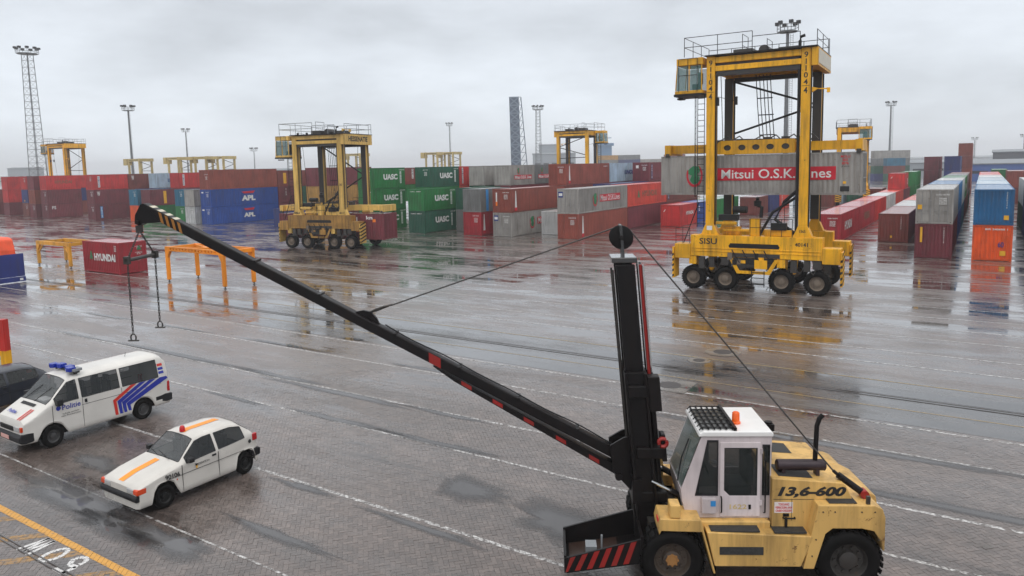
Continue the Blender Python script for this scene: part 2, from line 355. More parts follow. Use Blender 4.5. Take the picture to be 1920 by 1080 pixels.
def paver_obj(sel, name):
    V, Fs, tn = paver_arrays(sel); me = bpy.data.meshes.new(name); me.from_pydata(V.tolist(), [], Fs.tolist())
    a = me.attributes.new('tone', 'FLOAT', 'FACE'); a.data.foreach_set('value', tn.astype(np.float32)); me.materials.append(M_PAVER); me.update()
    o = bpy.data.objects.new(name, me); COL.objects.link(o); o.parent = GROUND; return o
idx = np.arange(n_p)
for i in range(min(300, n_p)): paver_obj(idx[i:i + 1], 'paver')
tag(paver_obj(idx[300:], 'paver_field'), kind='stuff')

# painted marks lie on the paver tops, broken at the joints
def clip(poly, clipper):
    out = poly
    for i in range(len(clipper)):
        a, b = clipper[i], clipper[(i + 1) % len(clipper)]; inp = out; out = []
        if not inp: return []
        side = lambda p: (b[0] - a[0]) * (p[1] - a[1]) - (b[1] - a[1]) * (p[0] - a[0])
        for j in range(len(inp)):
            p, q = inp[j], inp[(j + 1) % len(inp)]; sp_, sq = side(p), side(q)
            if sp_ >= 0: out.append(p)
            if sp_ * sq < 0: u = sp_ / (sp_ - sq); out.append((p[0] + u * (q[0] - p[0]), p[1] + u * (q[1] - p[1])))
    return out
def ccw(P): return P if sum(P[i][0] * P[(i + 1) % len(P)][1] - P[(i + 1) % len(P)][0] * P[i][1] for i in range(len(P))) > 0 else P[::-1]
def mark_mat(name, col, wear=.5):
    m, t, b = base_mat(name); geo = N(t, 'ShaderNodeNewGeometry'); n1 = N(t, 'ShaderNodeTexNoise'); n1.inputs['Scale'].default_value = 9; n1.inputs['Detail'].default_value = 9; n1.inputs['Roughness'].default_value = .75
    t.links.new(geo.outputs['Position'], n1.inputs['Vector']); r = N(t, 'ShaderNodeMapRange'); r.inputs['From Min'].default_value = wear - .05; r.inputs['From Max'].default_value = wear + .1; t.links.new(n1.outputs[0], r.inputs[0])
    mx = N(t, 'ShaderNodeMix', data_type='RGBA'); t.links.new(r.outputs[0], mx.inputs['Factor']); mx.inputs[6].default_value = col; mx.inputs[7].default_value = (.12, .105, .1, 1); t.links.new(mx.outputs[2], b.inputs['Base Color']); b.inputs['Roughness'].default_value = .35
    return m
M_MWHITE = mark_mat('worn white road paint', (.58, .57, .56, 1), .47); M_MYEL = mark_mat('worn yellow road paint', (.62, .3, .035, 1), .6); M_MFADE = mark_mat('faded ochre road paint', (.34, .19, .06, 1), .5)
M_MTHIN = mark_mat('thin white line paint', (.55, .55, .55, 1), .5); M_MYFADE = mark_mat('faded yellow line paint', (.3, .22, .11, 1), .52)
cenx, ceny = cen[:, 0], cen[:, 1]
def paver_marks(name, polys, mat, drop=0.0, lift=.0016):
    vs = []; fs = []
    for P in polys:
        P = ccw([tuple(p) for p in P]); xs = [p[0] for p in P]; ys = [p[1] for p in P]
        sel = np.nonzero((cenx > min(xs) - .15) & (cenx < max(xs) + .15) & (ceny > min(ys) - .15) & (ceny < max(ys) + .15))[0]
        for i in sel:
            if drop and RNG.random() < drop: continue
            q = clip([tuple(c) for c in corners[i]], P)
            if len(q) > 2:
                o = len(vs); vs += [(p[0], p[1], float(zt[i].max()) + lift) for p in q]; fs.append(tuple(range(o, o + len(q))))
    if not fs: return None
    me = bpy.data.meshes.new(name); me.from_pydata(vs, [], fs); me.materials.append(mat); me.update()
    return tag(link(name, me), kind='structure')
Q = lambda x0, x1, y0, y1: [(x0, y0), (x1, y0), (x1, y1), (x0, y1)]
paver_marks('yellow_line_marking', [Q(-24, -12, 6.81, 6.97)], M_MYEL, .01)
paver_marks('hatch_marking', [[(x, 5.2), (x + .34, 5.2), (x + 1.93, 6.8), (x + 1.59, 6.8)] for x in (-19.55, -18.1, -16.68, -15.3)], M_MFADE, .06, .001)
L50 = []
def stroke(a, b, w=.1):
    a = Vector(a); b = Vector(b); d = (b - a).normalized(); n = Vector((-d.y, d.x)) * w / 2; L50.append([tuple(a + n), tuple(b + n), tuple(b - n), tuple(a - n)])
def arc(cx_, cy_, rx, ry, a0, a1, n, w=.1):
    P = [(cx_ + rx * math.cos(math.radians(a0 + (a1 - a0) * i / n)), cy_ + ry * math.sin(math.radians(a0 + (a1 - a0) * i / n))) for i in range(n + 1)]
    for i in range(n): stroke(P[i], P[i + 1], w)
for a, b in (((-16.18, 6.2), (-16.09, 6.79)), ((-16.09, 6.79), (-15.98, 6.22)), ((-15.98, 6.22), (-15.86, 6.79)), ((-15.86, 6.79), (-15.76, 6.2))): stroke(a, b, .085)
arc(-15.28, 6.5, .17, .25, 0, 360, 14)
arc(-14.60, 6.62, .15, .15, -20, 200, 8); stroke((-14.73, 6.58), (-14.62, 6.47)); stroke((-14.62, 6.47), (-14.40, 6.50)); stroke((-14.42, 6.5), (-14.42, 6.24)); stroke((-14.38, 6.25), (-14.74, 6.25))
paver_marks('distance_marking', L50, mark_mat('white stencil paint', (.66, .65, .64, 1), .66), 0, .003)
near_y = [(22.5, .10), (20.35, .10), (17.08, .11), (14.85, .09), (11.35, .10), (8.4, .05)]
for yy, w in near_y:
    paver_marks('white_line_marking', [Q(-60, 20, yy - w / 2, yy + w / 2)], M_MWHITE, .06 if yy > 12 else .02)
    sheet('white_line_marking', -110, -math.sqrt(27.5 ** 2 - yy * yy) + .1, yy - w / 2, yy + w / 2, .004, M_MWHITE)
    if yy > 20: sheet('white_line_marking', -15, 40, yy - w / 2, yy + w / 2, .0045, M_MWHITE)
for yy, w in ((39.1, .1), (36.5, .09), (34.3, .09), (31.5, .09), (29.4, .09), (41.8, .08), (44.6, .08), (47.6, .08), (50.6, .08)):
    sheet('thin_white_line_marking', -95 if yy < 40 else -45, 40, yy - w / 2, yy + w / 2, .004, M_MTHIN)
sheet('yellow_line_marking', -40, 40, 26.98, 27.08, .008, M_MYFADE); sheet('yellow_line_marking', -60, 40, 24.05, 24.12, .008, M_MYFADE)
# manholes in concrete surrounds
M_IRON = plain('cast iron cover', (.06, .055, .055, 1), .5, .2, var=.4, scale=30)
for i, (x, y, r, lab) in enumerate(((-8.44, 28.25, .36, 'iron manhole cover in an eight-sided concrete surround beyond the crane rail strip'), (-8.85, 26.6, .22, 'small iron manhole cover beside the crane rail strip'), (-8.68, 23.07, .38, 'iron manhole cover in a square concrete slab by the crane mast'))):
    t_ = thing('manhole', lab, 'manhole', (x, y, .006))
    if i == 2: MB().prism([(-.72, -.68), (.72, -.68), (.72, .68), (-.72, .68)], 0, .014, 'z').build('concrete_surround', M_CONC, t_)
    else: MB().prism([(r * 2 * math.cos(PI / 8 + k * PI / 4), r * 2 * math.sin(PI / 8 + k * PI / 4)) for k in range(8)], 0, .010, 'z').build('concrete_surround', M_CONC, t_)
    c_ = MB(); c_.lathe([(.01, .02), (r * .9, .02), (r * .92, .014), (r, .014), (r, .0)], (0, 0, 0.004), 'z', 28); c_.build('iron_cover', M_IRON, t_)

# standing water
def water_mat():
    m, t, b = base_mat('puddle water'); b.inputs['Base Color'].default_value = (.105, .104, .108, 1); b.inputs['Roughness'].default_value = .03
    at = N(t, 'ShaderNodeAttribute', attribute_name='rim'); t.links.new(at.outputs['Fac'], b.inputs['Alpha']); b.inputs['IOR'].default_value = 1.33
    geo = N(t, 'ShaderNodeNewGeometry'); n = N(t, 'ShaderNodeTexNoise'); n.inputs['Scale'].default_value = 5; n.inputs['Detail'].default_value = 2; t.links.new(geo.outputs['Position'], n.inputs['Vector'])
    bp = N(t, 'ShaderNodeBump'); bp.inputs['Strength'].default_value = .02; bp.inputs['Distance'].default_value = .02; t.links.new(n.outputs[0], bp.inputs['Height']); t.links.new(bp.outputs[0], b.inputs['Normal'])
    return m
M_WATER = water_mat()
def puddle(cx_, cy_, rx, ry, z=.0165, seed=0, rough=.28, n=72):
    r = random.Random(seed); ph = [(r.uniform(0, 6.3), r.uniform(.3, 1) / (k ** .8)) for k in range(1, 14)]
    vs = [(cx_, cy_, z)]; outer = []
    for i in range(n):
        a = 2 * PI * i / n; q = 1 + rough * sum(A_ * math.sin(k * a + p) for k, (p, A_) in enumerate(ph, 1)) * .45
        q = max(.15, q); vs.append((cx_ + rx * q * .5 * math.cos(a), cy_ + ry * q * .4 * math.sin(a), z)); outer.append((cx_ + rx * q * 1.25 * math.cos(a), cy_ + ry * q * 1.4 * math.sin(a), z))
    vs += outer; fs = [(0, i + 1, (i + 1) % n + 1) for i in range(n)] + [(i + 1, n + i + 1, n + (i + 1) % n + 1, (i + 1) % n + 1) for i in range(n)]
    me = bpy.data.meshes.new('puddle'); me.from_pydata(vs, [], fs); at = me.attributes.new('rim', 'FLOAT', 'POINT'); at.data.foreach_set('value', [1.0] * (n + 1) + [0.0] * n); me.materials.append(M_WATER); me.update()
    return tag(link('puddle', me), kind='structure')
PUD = [(-24.5, 20.62, 2.6, .13), (-17.6, 20.6, 1.9, .12), (-3.2, 20.05, 4.5, .2), (-29, 17.3, 4.2, .18), (-22.0, 17.25, 2.2, .16), (-17.5, 16.9, 3.4, .15), (-13.2, 16.95, 1.5, .12), (-21, 14.75, 1.4, .1), (-16.7, 14.95, 1.9, .15), (-12.4, 15.0, 1.7, .15),
       (-9.5, 11.12, 1.6, .1), (-13.4, 11.2, .9, .12), (-12.1, 9.35, 1.6, .13), (-10.0, 13.1, .95, .42), (-7.2, 12.7, 1.3, .55), (-17.6, 8.0, 2.3, .42), (-15.6, 7.8, 1.2, .3), (-13.7, 8.05, 1.2, .3), (-19.5, 9.4, .9, .3), (1.5, 17.6, 5, .16), (-6, 17.45, 2.2, .13), (3, 15.0, 3, .14), (-33, 20.5, 2.0, .12), (-39, 20.4, 2.2, .14), (-35, 17.2, 1.8, .12)]
for i, (a, b_, c_, d_) in enumerate(PUD): puddle(a, b_, c_, d_, seed=i, rough=.7)
# ------------------------------------------------------------------ containers
CW = 2.44
K = 1.02
PAL = {'maroon': (112, 46, 56), 'brown': (118, 56, 50), 'rust': (136, 66, 54), 'red': (186, 44, 44), 'orange_red': (205, 68, 52), 'orange': (222, 84, 22), 'navy': (38, 52, 112), 'blue': (24, 70, 150), 'teal': (30, 106, 136), 'steel_blue': (20, 96, 146),
       'green': (20, 112, 54), 'dark_green': (24, 86, 66), 'grey': (150, 147, 143), 'slate': (112, 114, 114), 'white': (188, 190, 190), 'pale_blue': (160, 180, 196), 'tan': (186, 142, 74), 'crimson': (158, 34, 46)}
WORD = {'maroon': 'maroon', 'brown': 'brown', 'rust': 'rusty brown', 'red': 'red', 'orange_red': 'orange-red', 'orange': 'orange', 'navy': 'navy', 'blue': 'blue', 'teal': 'teal', 'steel_blue': 'steel blue', 'green': 'green', 'dark_green': 'dark green', 'grey': 'grey', 'slate': 'dull grey', 'white': 'white', 'pale_blue': 'pale blue-grey', 'tan': 'tan', 'crimson': 'crimson'}
def cmat(c): return worn('container paint ' + c, rgb(*PAL[c], K), amount=.62, rust_amt=.45, rough=.45)
def rmat(c): return worn('wet container roof ' + c, rgb(*PAL[c], K), amount=.3, rust_amt=.25, rough=.3, wet=1.0)
M_SEAL = plain('door seal rubber', (.02, .02, .02, 1), .7)
M_BAR = worn('locking bar steel', (.3, .3, .3, 1), sc=2)
PANEL = {}
def wave(n, x0, x1, d):
    """trapezoid corrugation outline: list of (along, depth)"""
    p = []; w = (x1 - x0) / n
    for i in range(n):
        a = x0 + i * w; p += [(a, 0), (a + w * .26, 0), (a + w * .5, d), (a + w * .76, d)]
    p.append((x1, 0)); return p
def strip(mb, pts, z0, z1, mk):
    vs = []
    for a, d in pts: vs += [mk(a, d, z0), mk(a, d, z1)]
    mb.add(vs, [(2 * i, 2 * i + 2, 2 * i + 3, 2 * i + 1) for i in range(len(pts) - 1)])
def cont_parts(L, H):
    key = (L, H)
    if key in PANEL: return PANEL[key]
    dm = plain('placeholder', (.5, .5, .5, 1)); P = {}
    f = MB(); t = .09
    for x in (0, CW - .11):
        for y in (0, L - .11): f.box(x, x + .11, y, y + .11, .118, H - .118)
        f.box(x + (.0 if x else .0), x + .11, .178, L - .178, .03, .16); f.box(x + .02, x + .09, .178, L - .178, H - .09, H - .004)
    for y in (0, L - .1):
        f.box(.178, CW - .178, y + .01, y + .1, .03, .16); f.box(.178, CW - .178, y + .005, y + .1, H - .12, H - .004)
    for x in (-.003, CW - .175):
        for y in (-.003, L - .175):
            for z in (0, H - .118): f.box(x, x + .178, y, y + .178, z, z + .118)
    P['frame'] = f
    n = max(8, int((L - .22) / .28))
    for nm, x, sg in (('l', .012, 1), ('r', CW - .012, -1)):
        s_ = MB(); strip(s_, wave(n, .11, L - .11, .04), .16, H - .09, lambda a, d, z, x=x, sg=sg: (x + sg * d, a, z)); P['side_' + nm] = s_
    e_ = MB(); strip(e_, wave(9, .11, CW - .11, .045), .16, H - .12, lambda a, d, z: (a, .012 + d, z)); P['end'] = e_
    r_ = MB(); nr_ = n // 2
    pts = wave(nr_, .1, L - .1, .022); vs = []
    for a, d in pts: vs += [(.09, a, H - .02 - d), (CW - .09, a, H - .02 - d)]
    r_.add(vs, [(2 * i, 2 * i + 2, 2 * i + 3, 2 * i + 1) for i in range(len(pts) - 1)]); P['roof'] = r_
    for k in (0, 1):
        x0 = .115 + k * (CW - .23) / 2 + (.004 if k else 0); x1 = x0 + (CW - .23) / 2 - .004
        d_ = MB(); zz = .165
        d_.box(x0, x1, L - .06, L - .03, .165, H - .125)
        for q in range(4):
            za = .165 + (H - .29) * (q + .12) / 4; zb = .165 + (H - .29) * (q + .88) / 4
            d_.box(x0 + .09, x1 - .09, L - .03, L - .012, za, zb)
        P['door_%d' % k] = d_
        b_ = MB()
        for fx in (.22, .72):
            xb = x0 + (x1 - x0) * fx; b_.tube([(xb, L + .008, .1), (xb, L + .008, H - .08)], .019, 6)
            for z in (.2, .75, 1.75, H - .2): b_.box(xb - .04, xb + .04, L - .03, L + .018, z, z + .06)
            b_.beam((xb, L + .03, 1.05), (xb + .3, L + .03, 1.0), .03)
        P['bar_%d' % k] = b_
    P = {k: v.mesh('container_' + k, dm) for k, v in P.items()}
    # single mesh for containers too far off to show their parts
    a = MB()
    for k in ('frame', 'side_l', 'side_r', 'end', 'roof', 'door_0', 'door_1', 'bar_0', 'bar_1'):
        me = P[k]; a.mat(1 if k == 'roof' else 0); a.add([tuple(v.co) for v in me.vertices], [tuple(p.vertices) for p in me.polygons])
    P['all'] = a.mesh('container_far', [dm, M_BAR])
    b2 = MB(); b2.add([(v[0], v[1], v[2]) for v in [(0, 0, 0)]], []) ; P['dm'] = dm
    PANEL[key] = P; return P
def slot(o, *ms):
    for i, m_ in enumerate(ms):
        o.material_slots[i].link = 'OBJECT'; o.material_slots[i].material = m_
NCONT = 0
def container(X, Y, Z, col, label, L=12.19, H=2.59, doors=False, full=True, group='stacked shipping containers', rz=0, scale=None, ends=None):
    """corner at X,Y; long side along +Y; doors=True turns the door end to the front"""
    P = cont_parts(L, H); m_ = cmat(col)
    root = thing('shipping_container', label, 'container', (X, Y, Z), rz, group, scale)
    def part(nm, key, parent, mm, flip):
        o = link(nm, P[key], parent); slot(o, mm)
        if flip and parent is root: o.location = (CW, L, 0); o.rotation_euler = (0, 0, PI)
        return o
    if full:
        fl = doors
        part('frame', 'frame', root, m_, False); part('side_panel', 'side_l', root, m_, False); part('side_panel', 'side_r', root, m_, False); part('roof_panel', 'roof', root, rmat(col), False)
        part('end_panel', 'end', root, m_, fl)
        for k in (0, 1):
            d = part('door', 'door_%d' % k, root, m_, fl); b = link('locking_bar', P['bar_%d' % k], d); slot(b, M_BAR if col in ('white', 'grey') else m_)
    else:
        o = root; COL.objects.unlink(o); bpy.data.objects.remove(o)
        o = link('shipping_container', P['all']); slot(o, m_, rmat(col)); tag(o, label, 'container', group)
        if doors: o.location = (X + CW, Y + L, Z); o.rotation_euler = (0, 0, PI)
        else: o.location = (X, Y, Z)
        root = o
    root['_d'] = 1 if (doors and not full) else 0
    return root
def loc_fix(root, p, L):
    """text on a flipped single-mesh container: turn local coordinates back"""
    return p
def on_side(root, s, y, z, w, h, mat=None, bold=.03, shear=0, L=12.19, line=1.0, name='lettering'):
    """lettering on the +X long side"""
    x = CW + .006
    if root.get('_d'): return lettering(s, w, h, (-.006, L - y, z), (0, -1, 0), UZ, mat or M_WHITE, root, bold, shear, line, name)
    return lettering(s, w, h, (x, y, z), RY, UZ, mat or M_WHITE, root, bold, shear, line, name)
def patch(root, y0, y1, z0, z1, mat, name='label_patch', L=12.19, off=.004):
    x = CW + off
    if root.get('_d'): y0, y1 = L - y1, L - y0; x = -off
    o = MB().add([(x, y0, z0), (x, y1, z0), (x, y1, z1), (x, y0, z1)], [(0, 1, 2, 3)]).build(name, mat, root); return o
def on_end(root, s, x, z, w, h, mat=None, bold=.02, L=12.19, line=1.0, name='code_lettering', off=-.03):
    if root.get('_d'): return lettering(s, w, h, (CW - x, L - off, z), (-1, 0, 0), UZ, mat or M_WHITE, root, bold, 0, line, name)
    return lettering(s, w, h, (x, off, z), RX, UZ, mat or M_WHITE, root, bold, 0, line, name)
def end_patch(root, x0, x1, z0, z1, mat, name='label_patch', L=12.19, off=-.028):
    if root.get('_d'): x0, x1 = CW - x1, CW - x0; y = L - off
    else: y = off
    return MB().add([(x0, y, z0), (x1, y, z0), (x1, y, z1), (x0, y, z1)], [(0, 1, 2, 3)]).build(name, mat, root)
M_LBLUE = plain('logo blue', (.01, .03, .2, 1), .5); M_LTEAL = plain('logo turquoise', (.02, .3, .36, 1), .5); M_LRED = plain('logo red', (.55, .01, .03, 1), .5); M_LGREEN = plain('logo green', (.02, .2, .08, 1), .5); M_FADE = plain('faded lettering', (.24, .11, .06, 1), .6); M_ORL = plain('orange label', (.85, .2, .02, 1), .5)
M_SKY2 = plain('label sky blue', (.03, .25, .6, 1), .5)
def codes(r, L=12.19, seed=0, end=True, L_=None):
    """small painted code lines on the door or end"""
    rd = random.Random(seed); a = ''.join(rd.choice('ABCDGHKLMNRSTU') for _ in range(3)) + 'U'
    if end:
        on_end(r, '%s %06d' % (a, rd.randrange(999999)), 1.75, 2.2, .85, .11, L=L); on_end(r, '%d\n%d\n%d\n%d' % tuple(rd.randrange(10000, 99999) for _ in range(4)), 1.75, 1.72, .5, .5, L=L)
    return r
def vertical(r, y, col, z0=.45, z1=2.35, w=.32, L=12.19, txt=None, tm=None):
    p = patch(r, y - w / 2, y + w / 2, z0, z1, col, L=L)
    if txt: on_side(r, '\n'.join(txt), y, (z0 + z1) / 2, w * .7, (z1 - z0) * .9, tm or M_LBLUE, L=L, line=.85)
def uasc(r, L=6.06, k=1.0):
    on_side(r, 'UASC', L * .55, 1.45, 2.6 * k, .72, bold=.05, L=L); vertical(r, L * .86, M_WHITE, .6, 2.1, .3, L=L, txt='UNITED', tm=M_LGREEN)
    on_side(r, 'UACU 451', L * .9, 2.3, 1.0, .13, L=L)
def mitsui(r, L=12.19, y=None, red=True, w=5.2):
    y = y or L * .62
    patch(r, y - w / 2, y + w / 2, 1.02, 1.8, M_LRED, 'name_panel', L=L); on_side(r, 'Mitsui O.S.K.Lines', y, 1.42, w * .93, .62, bold=.008, L=L) .location.x += (-.006 if r.get('_d') else .006)
    gator(r, y - w / 2 - 1.1, 1.35, L)
def gator(r, y, z, L=12.19, s=1.0):
    """round emblem: green figure on a red ring"""
    fl = r.get('_d'); X = (-.004 if fl else CW + .004); sg = -1 if fl else 1; Y = (L - y) if fl else y; st = -1 if fl else 1
    a = MB(); n = 20; ring_ = [((.62 if k % 2 else .5) * s) for k in (0, 1)]
    vs = []
    for k in range(n + 1):
        t_ = math.radians(150 + 270 * k / n); vs += [(X, Y + st * .42 * s * math.cos(t_), z + .6 * s * math.sin(t_)), (X, Y + st * .54 * s * math.cos(t_), z + .76 * s * math.sin(t_))]
    a.add(vs, [(2 * i, 2 * i + 2, 2 * i + 3, 2 * i + 1) for i in range(n)]); a.build('emblem_ring', M_LRED, r)
    b = MB(); pts = [(-.42, .35), (-.1, .62), (.3, .6), (.38, .3), (.2, .1), (.34, -.2), (.22, -.5), (-.1, -.55), (-.3, -.3), (-.18, .0), (-.4, .1)]
    b.add([(X + sg * .002, Y + st * p * s, z + q * s) for p, q in pts], [tuple(t) for t in tessellate_polygon([[Vector((p, q, 0)) for p, q in pts]])]); b.build('emblem_figure', M_LGREEN, r)
def nol(r, y, L=12.19, w=3.2):
    on_side(r, 'NOL', y + .6, 1.3, w * .75, .62, M_LBLUE, .05, .25, L=L)
    for k in range(4): patch(r, y - w * .42, y - w * .14, 1.02 + k * .16, 1.12 + k * .16, M_LBLUE, 'logo_bar', L=L)
    on_side(r, '/', y - w * .28, 1.35, .5, 1.7, M_LTEAL, .0, .2, L=L, name='logo_flash')
def spike(r, y, L=12.19):
    """tall white wedge with red ends on the panel"""
    fl = r.get('_d'); X = (-.005 if fl else CW + .005); Y = (L - y) if fl else y
    MB().add([(X, Y - .2, .5), (X, Y + .2, .5), (X, Y + .06, 2.35), (X, Y - .06, 2.35)], [(0, 1, 2, 3)]).build('wedge_mark', M_WHITE, r)
    patch(r, y - .24, y + .24, .2, .55, M_LRED, 'wedge_foot', L=L, off=.007)
def apl(r, y, big=1.0):
    on_side(r, 'APL', y, 1.1, 2.5 * big, .82 * big, bold=.06); X = CW + .006
    MB().add([(X, y - 1.25 * big, 2.1), (X, y + 1.25 * big, 2.18), (X, y + .9 * big, 1.82), (X, y - .8 * big, 1.8)], [(0, 1, 2, 3)]).build('eagle_mark', M_LRED, r)
HC = 2.59
RW = lambda k: -32.9 - 4.05 * k
F0 = 65.7; S20 = 6.2; S40 = 12.35
# --- the middle stacks, front to back
c = container(RW(1), F0, 0, 'rust', 'rusty brown container with white wedge, under the grey container with red name panel'); spike(c, 1.0); codes(c, seed=1)
c = container(RW(1), F0, HC, 'grey', 'grey container with round emblem and red name panel, on the rusty brown one', doors=True); mitsui(c, y=7.6); end_patch(c, .15, .7, 1.7, 2.3, M_LBLUE); end_patch(c, .22, .63, 1.86, 2.14, M_WHITE, off=-.034)
c = container(RW(1), F0 + S40, 0, 'maroon', 'long maroon container under the orange-red one with faded lettering')
c = container(RW(1), F0 + S40, HC, 'orange_red', 'orange-red container with faded green tree and lettering, behind the grey one'); on_side(c, 'HYUNDAI', 6.6, 1.4, 4.6, .75, M_FADE); on_side(c, 'A', 3.2, 1.4, .7, .85, M_LGREEN, .12, name='tree_mark')
c = container(RW(1), F0 + 2 * S40, 0, 'brown', 'brown container at ground level behind the long maroon one'); c = container(RW(1), F0 + 2 * S40, HC, 'brown', 'brown container with white letter column behind the orange-red one'); vertical(c, .7, M_LBLUE, .3, 2.3, .34, txt='HANJIN', tm=M_WHITE)
c = container(RW(2), F0 + 3.6, 0, 'white', 'off-white container end squeezed between two stacks, ground level', L=6.06)
c = container(RW(3), F0, 0, 'grey', 'grey door-end container with emblem and red name panel, under a rusty brown one', doors=True); mitsui(c, y=8.0); end_patch(c, .15, .7, 1.7, 2.3, M_LBLUE); end_patch(c, .22, .63, 1.86, 2.14, M_WHITE, off=-.034); codes(c, seed=2)
c = container(RW(3), F0, HC, 'rust', 'rusty brown container with two wedge marks on top of the grey door-end one', doors=True); spike(c, .9); end_patch(c, .45, .62, .9, 2.2, M_WHITE); end_patch(c, .42, .66, .75, 1.2, M_ORL, off=-.034); codes(c, seed=3)
c = container(RW(4), F0, 0, 'crimson', 'red door-end container under the dull grey one with blue stripe', doors=True, L=6.06); spike(c, .6, 6.06); codes(c, 6.06, 4)
c = container(RW(4), F0, HC, 'slate', 'dull grey container with blue vertical stripe, above the red door end', L=6.06); vertical(c, 1.3, M_SKY2, .1, 2.5, .5, 6.06)
c = container(RW(5), F0 + 4, 0, 'slate', 'grey container with white letter column low behind the green pair', L=6.06); vertical(c, 1.2, M_SKY2, .4, 2.2, .25, 6.06, 'TRITON', M_WHITE)
c = container(RW(5), F0 + 4, HC, 'dark_green', 'dark green container over the grey one behind the green pair', doors=True, L=6.06); codes(c, 6.06, 5)
c = container(RW(6), F0, 0, 'dark_green', 'dark green lower container with white four-letter name, right pair', L=6.06); uasc(c); on_end(c, 'UAC 0851', 1.2, 2.3, 1.6, .12)
c = container(RW(6), F0, HC, 'green', 'bright green upper container with white four-letter name, right pair', L=6.06); uasc(c); on_end(c, 'UAC 1009', 1.2, 2.3, 1.6, .12)
for lv, cc, lab in ((0, 'green', 'green container with four white letters, lowest of the left trio'), (1, 'green', 'green container with four white letters, middle of the left trio'), (2, 'green', 'green container with four white letters, topmost of the left trio')):
    c = container(RW(8), F0, lv * HC, cc, lab, L=6.06, doors=lv == 2); uasc(c); codes(c, 6.06, 10 + lv)
for lv, cc, lab in ((0, 'green', 'plain green container low between the two green stacks'), (1, 'green', 'plain green container in the second tier between the two green stacks'), (2, 'dark_green', 'dark green door-end container with white four-letter name, top tier')):
    c = container(RW(7), F0 + S20, lv * HC, cc, lab, L=6.06, doors=lv == 2)
    if lv == 2: uasc(c); codes(c, 6.06, 14)
for lv, cc, lab in ((1, 'orange_red', 'red container second tier beneath the red one with white letter column'), (2, 'red', 'red container with white letter column, top tier beside dark green one')):
    c = container(RW(7), F0 + 2 * S20, lv * HC, cc, lab, L=6.06)
    if lv == 2: vertical(c, .7, M_WHITE, .3, 2.4, .3, 6.06, 'HAMBURG')
c = container(RW(6), F0 + S40, 2 * HC, 'grey', 'plain pale grey container, top tier, left of the one with red panel', L=6.06); on_side(c, 'II', 4.2, 1.0, .4, .5, M_BLACK, L=6.06)
c = container(RW(6), F0 + S40, HC, 'dark_green', 'dark green container under the plain pale grey top-tier one', full=False)
c = container(RW(5), F0 + S40, 2 * HC, 'grey', 'pale grey container with small emblem over a red panel, top tier', L=6.06); patch(c, 1.0, 5.3, .75, 1.3, M_LRED, 'name_panel', 6.06); on_side(c, 'Mitsui O.S.K. Lines', 3.15, 1.02, 4.0, .4, L=6.06).location.x += .006; gator(c, 2.0, 1.85, 6.06, .6)
c = container(RW(5), F0 + S40 + S20, 2 * HC, 'slate', 'grey container with half-hidden emblem and red panel, top tier', L=6.06); patch(c, .8, 5.2, .75, 1.3, M_LRED, 'name_panel', 6.06); on_side(c, 'Mitsui O.S.K. Lines', 3.0, 1.02, 4.1, .4, L=6.06).location.x += .006; gator(c, 1.8, 1.85, 6.06, .6)
c = container(RW(5), F0 + S40, HC, 'maroon', 'maroon container under the two pale grey top-tier ones', full=False); c = container(RW(5), F0 + S40, 0, 'brown', 'brown ground-level container under the two pale grey ones', full=False)
c = container(RW(3), F0 + S40, 2 * HC, 'rust', 'long rusty brown door-end container, top tier, behind the twin wedge one', doors=True); spike(c, .9); codes(c, seed=20); on_side(c, 'CAXU 49', 11, 2.2, 1.2, .14)
c = container(RW(3), F0 + S40, HC, 'brown', 'brown container beneath the long rusty top-tier one', full=False)
c = container(RW(3), F0 + 2 * S40, 2 * HC, 'pale_blue', 'pale blue-grey container with blue three-letter logo and flash, right end of top tier'); nol(c, 6.2)
c = container(RW(3), F0 + 2 * S40, HC, 'maroon', 'maroon container beneath the pale one with blue three-letter logo', full=False)
c = container(RW(2), F0 + 2 * S40 + 4, 2 * HC, 'maroon', 'maroon door-end container with white letter column, last of the top tier', doors=True); vertical(c, 1.0, M_LBLUE, .3, 2.3, .34, txt='HANJIN', tm=M_WHITE); codes(c, seed=22); end_patch(c, .5, .9, 1.8, 2.2, M_WHITE)
c = container(RW(2), F0 + 2 * S40 + 4, HC, 'maroon', 'maroon container below the last one of the top tier', full=False)
c = container(RW(2), F0 + S40 + 4, HC, 'navy', 'navy container whose roof shows behind the grey and orange-red pair', full=False)
# --- evergreen-type green and the tall brown pair behind the middle carrier
c = container(RW(9), F0 + 2 * S40, 2 * HC, 'green', 'long bright green container with large white name, top tier', full=False); on_side(c, 'EVERGREEN', 7.2, 1.2, 8.6, .95, bold=.05)
c = container(RW(9), F0 + 2 * S40, HC, 'orange_red', 'red container under the long bright green one', full=False)
c = container(RW(14), F0 + S40 + .8, 2 * HC, 'maroon', 'long maroon container with white letter column behind the smaller carrier', H=2.9); vertical(c, 4.6, M_WHITE, .4, 2.5, .5, txt='DAL', tm=M_BLACK)
c = container(RW(14), F0 + S40 + .8, HC, 'tan', 'long tan container behind the smaller carrier, second tier'); on_side(c, 'I\nI', 3.6, 1.6, .1, 1.1, M_BLACK)
c = container(RW(14), F0 + S40 + .8, 0, 'brown', 'brown container at ground level behind the smaller carrier')
c = container(RW(15), F0 + S40 + 2, HC, 'dark_green', 'dark green container end left of the tan one', L=6.06); c = container(RW(15), F0 + S40 + 2, 0, 'green', 'green container below the dark green end left of the tan one', L=6.06)
c = container(RW(11), F0 + S40, 2 * HC, 'brown', 'brown container with white letter column right of the smaller carrier', full=False); vertical(c, 9.4, M_WHITE, .9, 2.4, .4, txt='DAL', tm=M_BLACK)
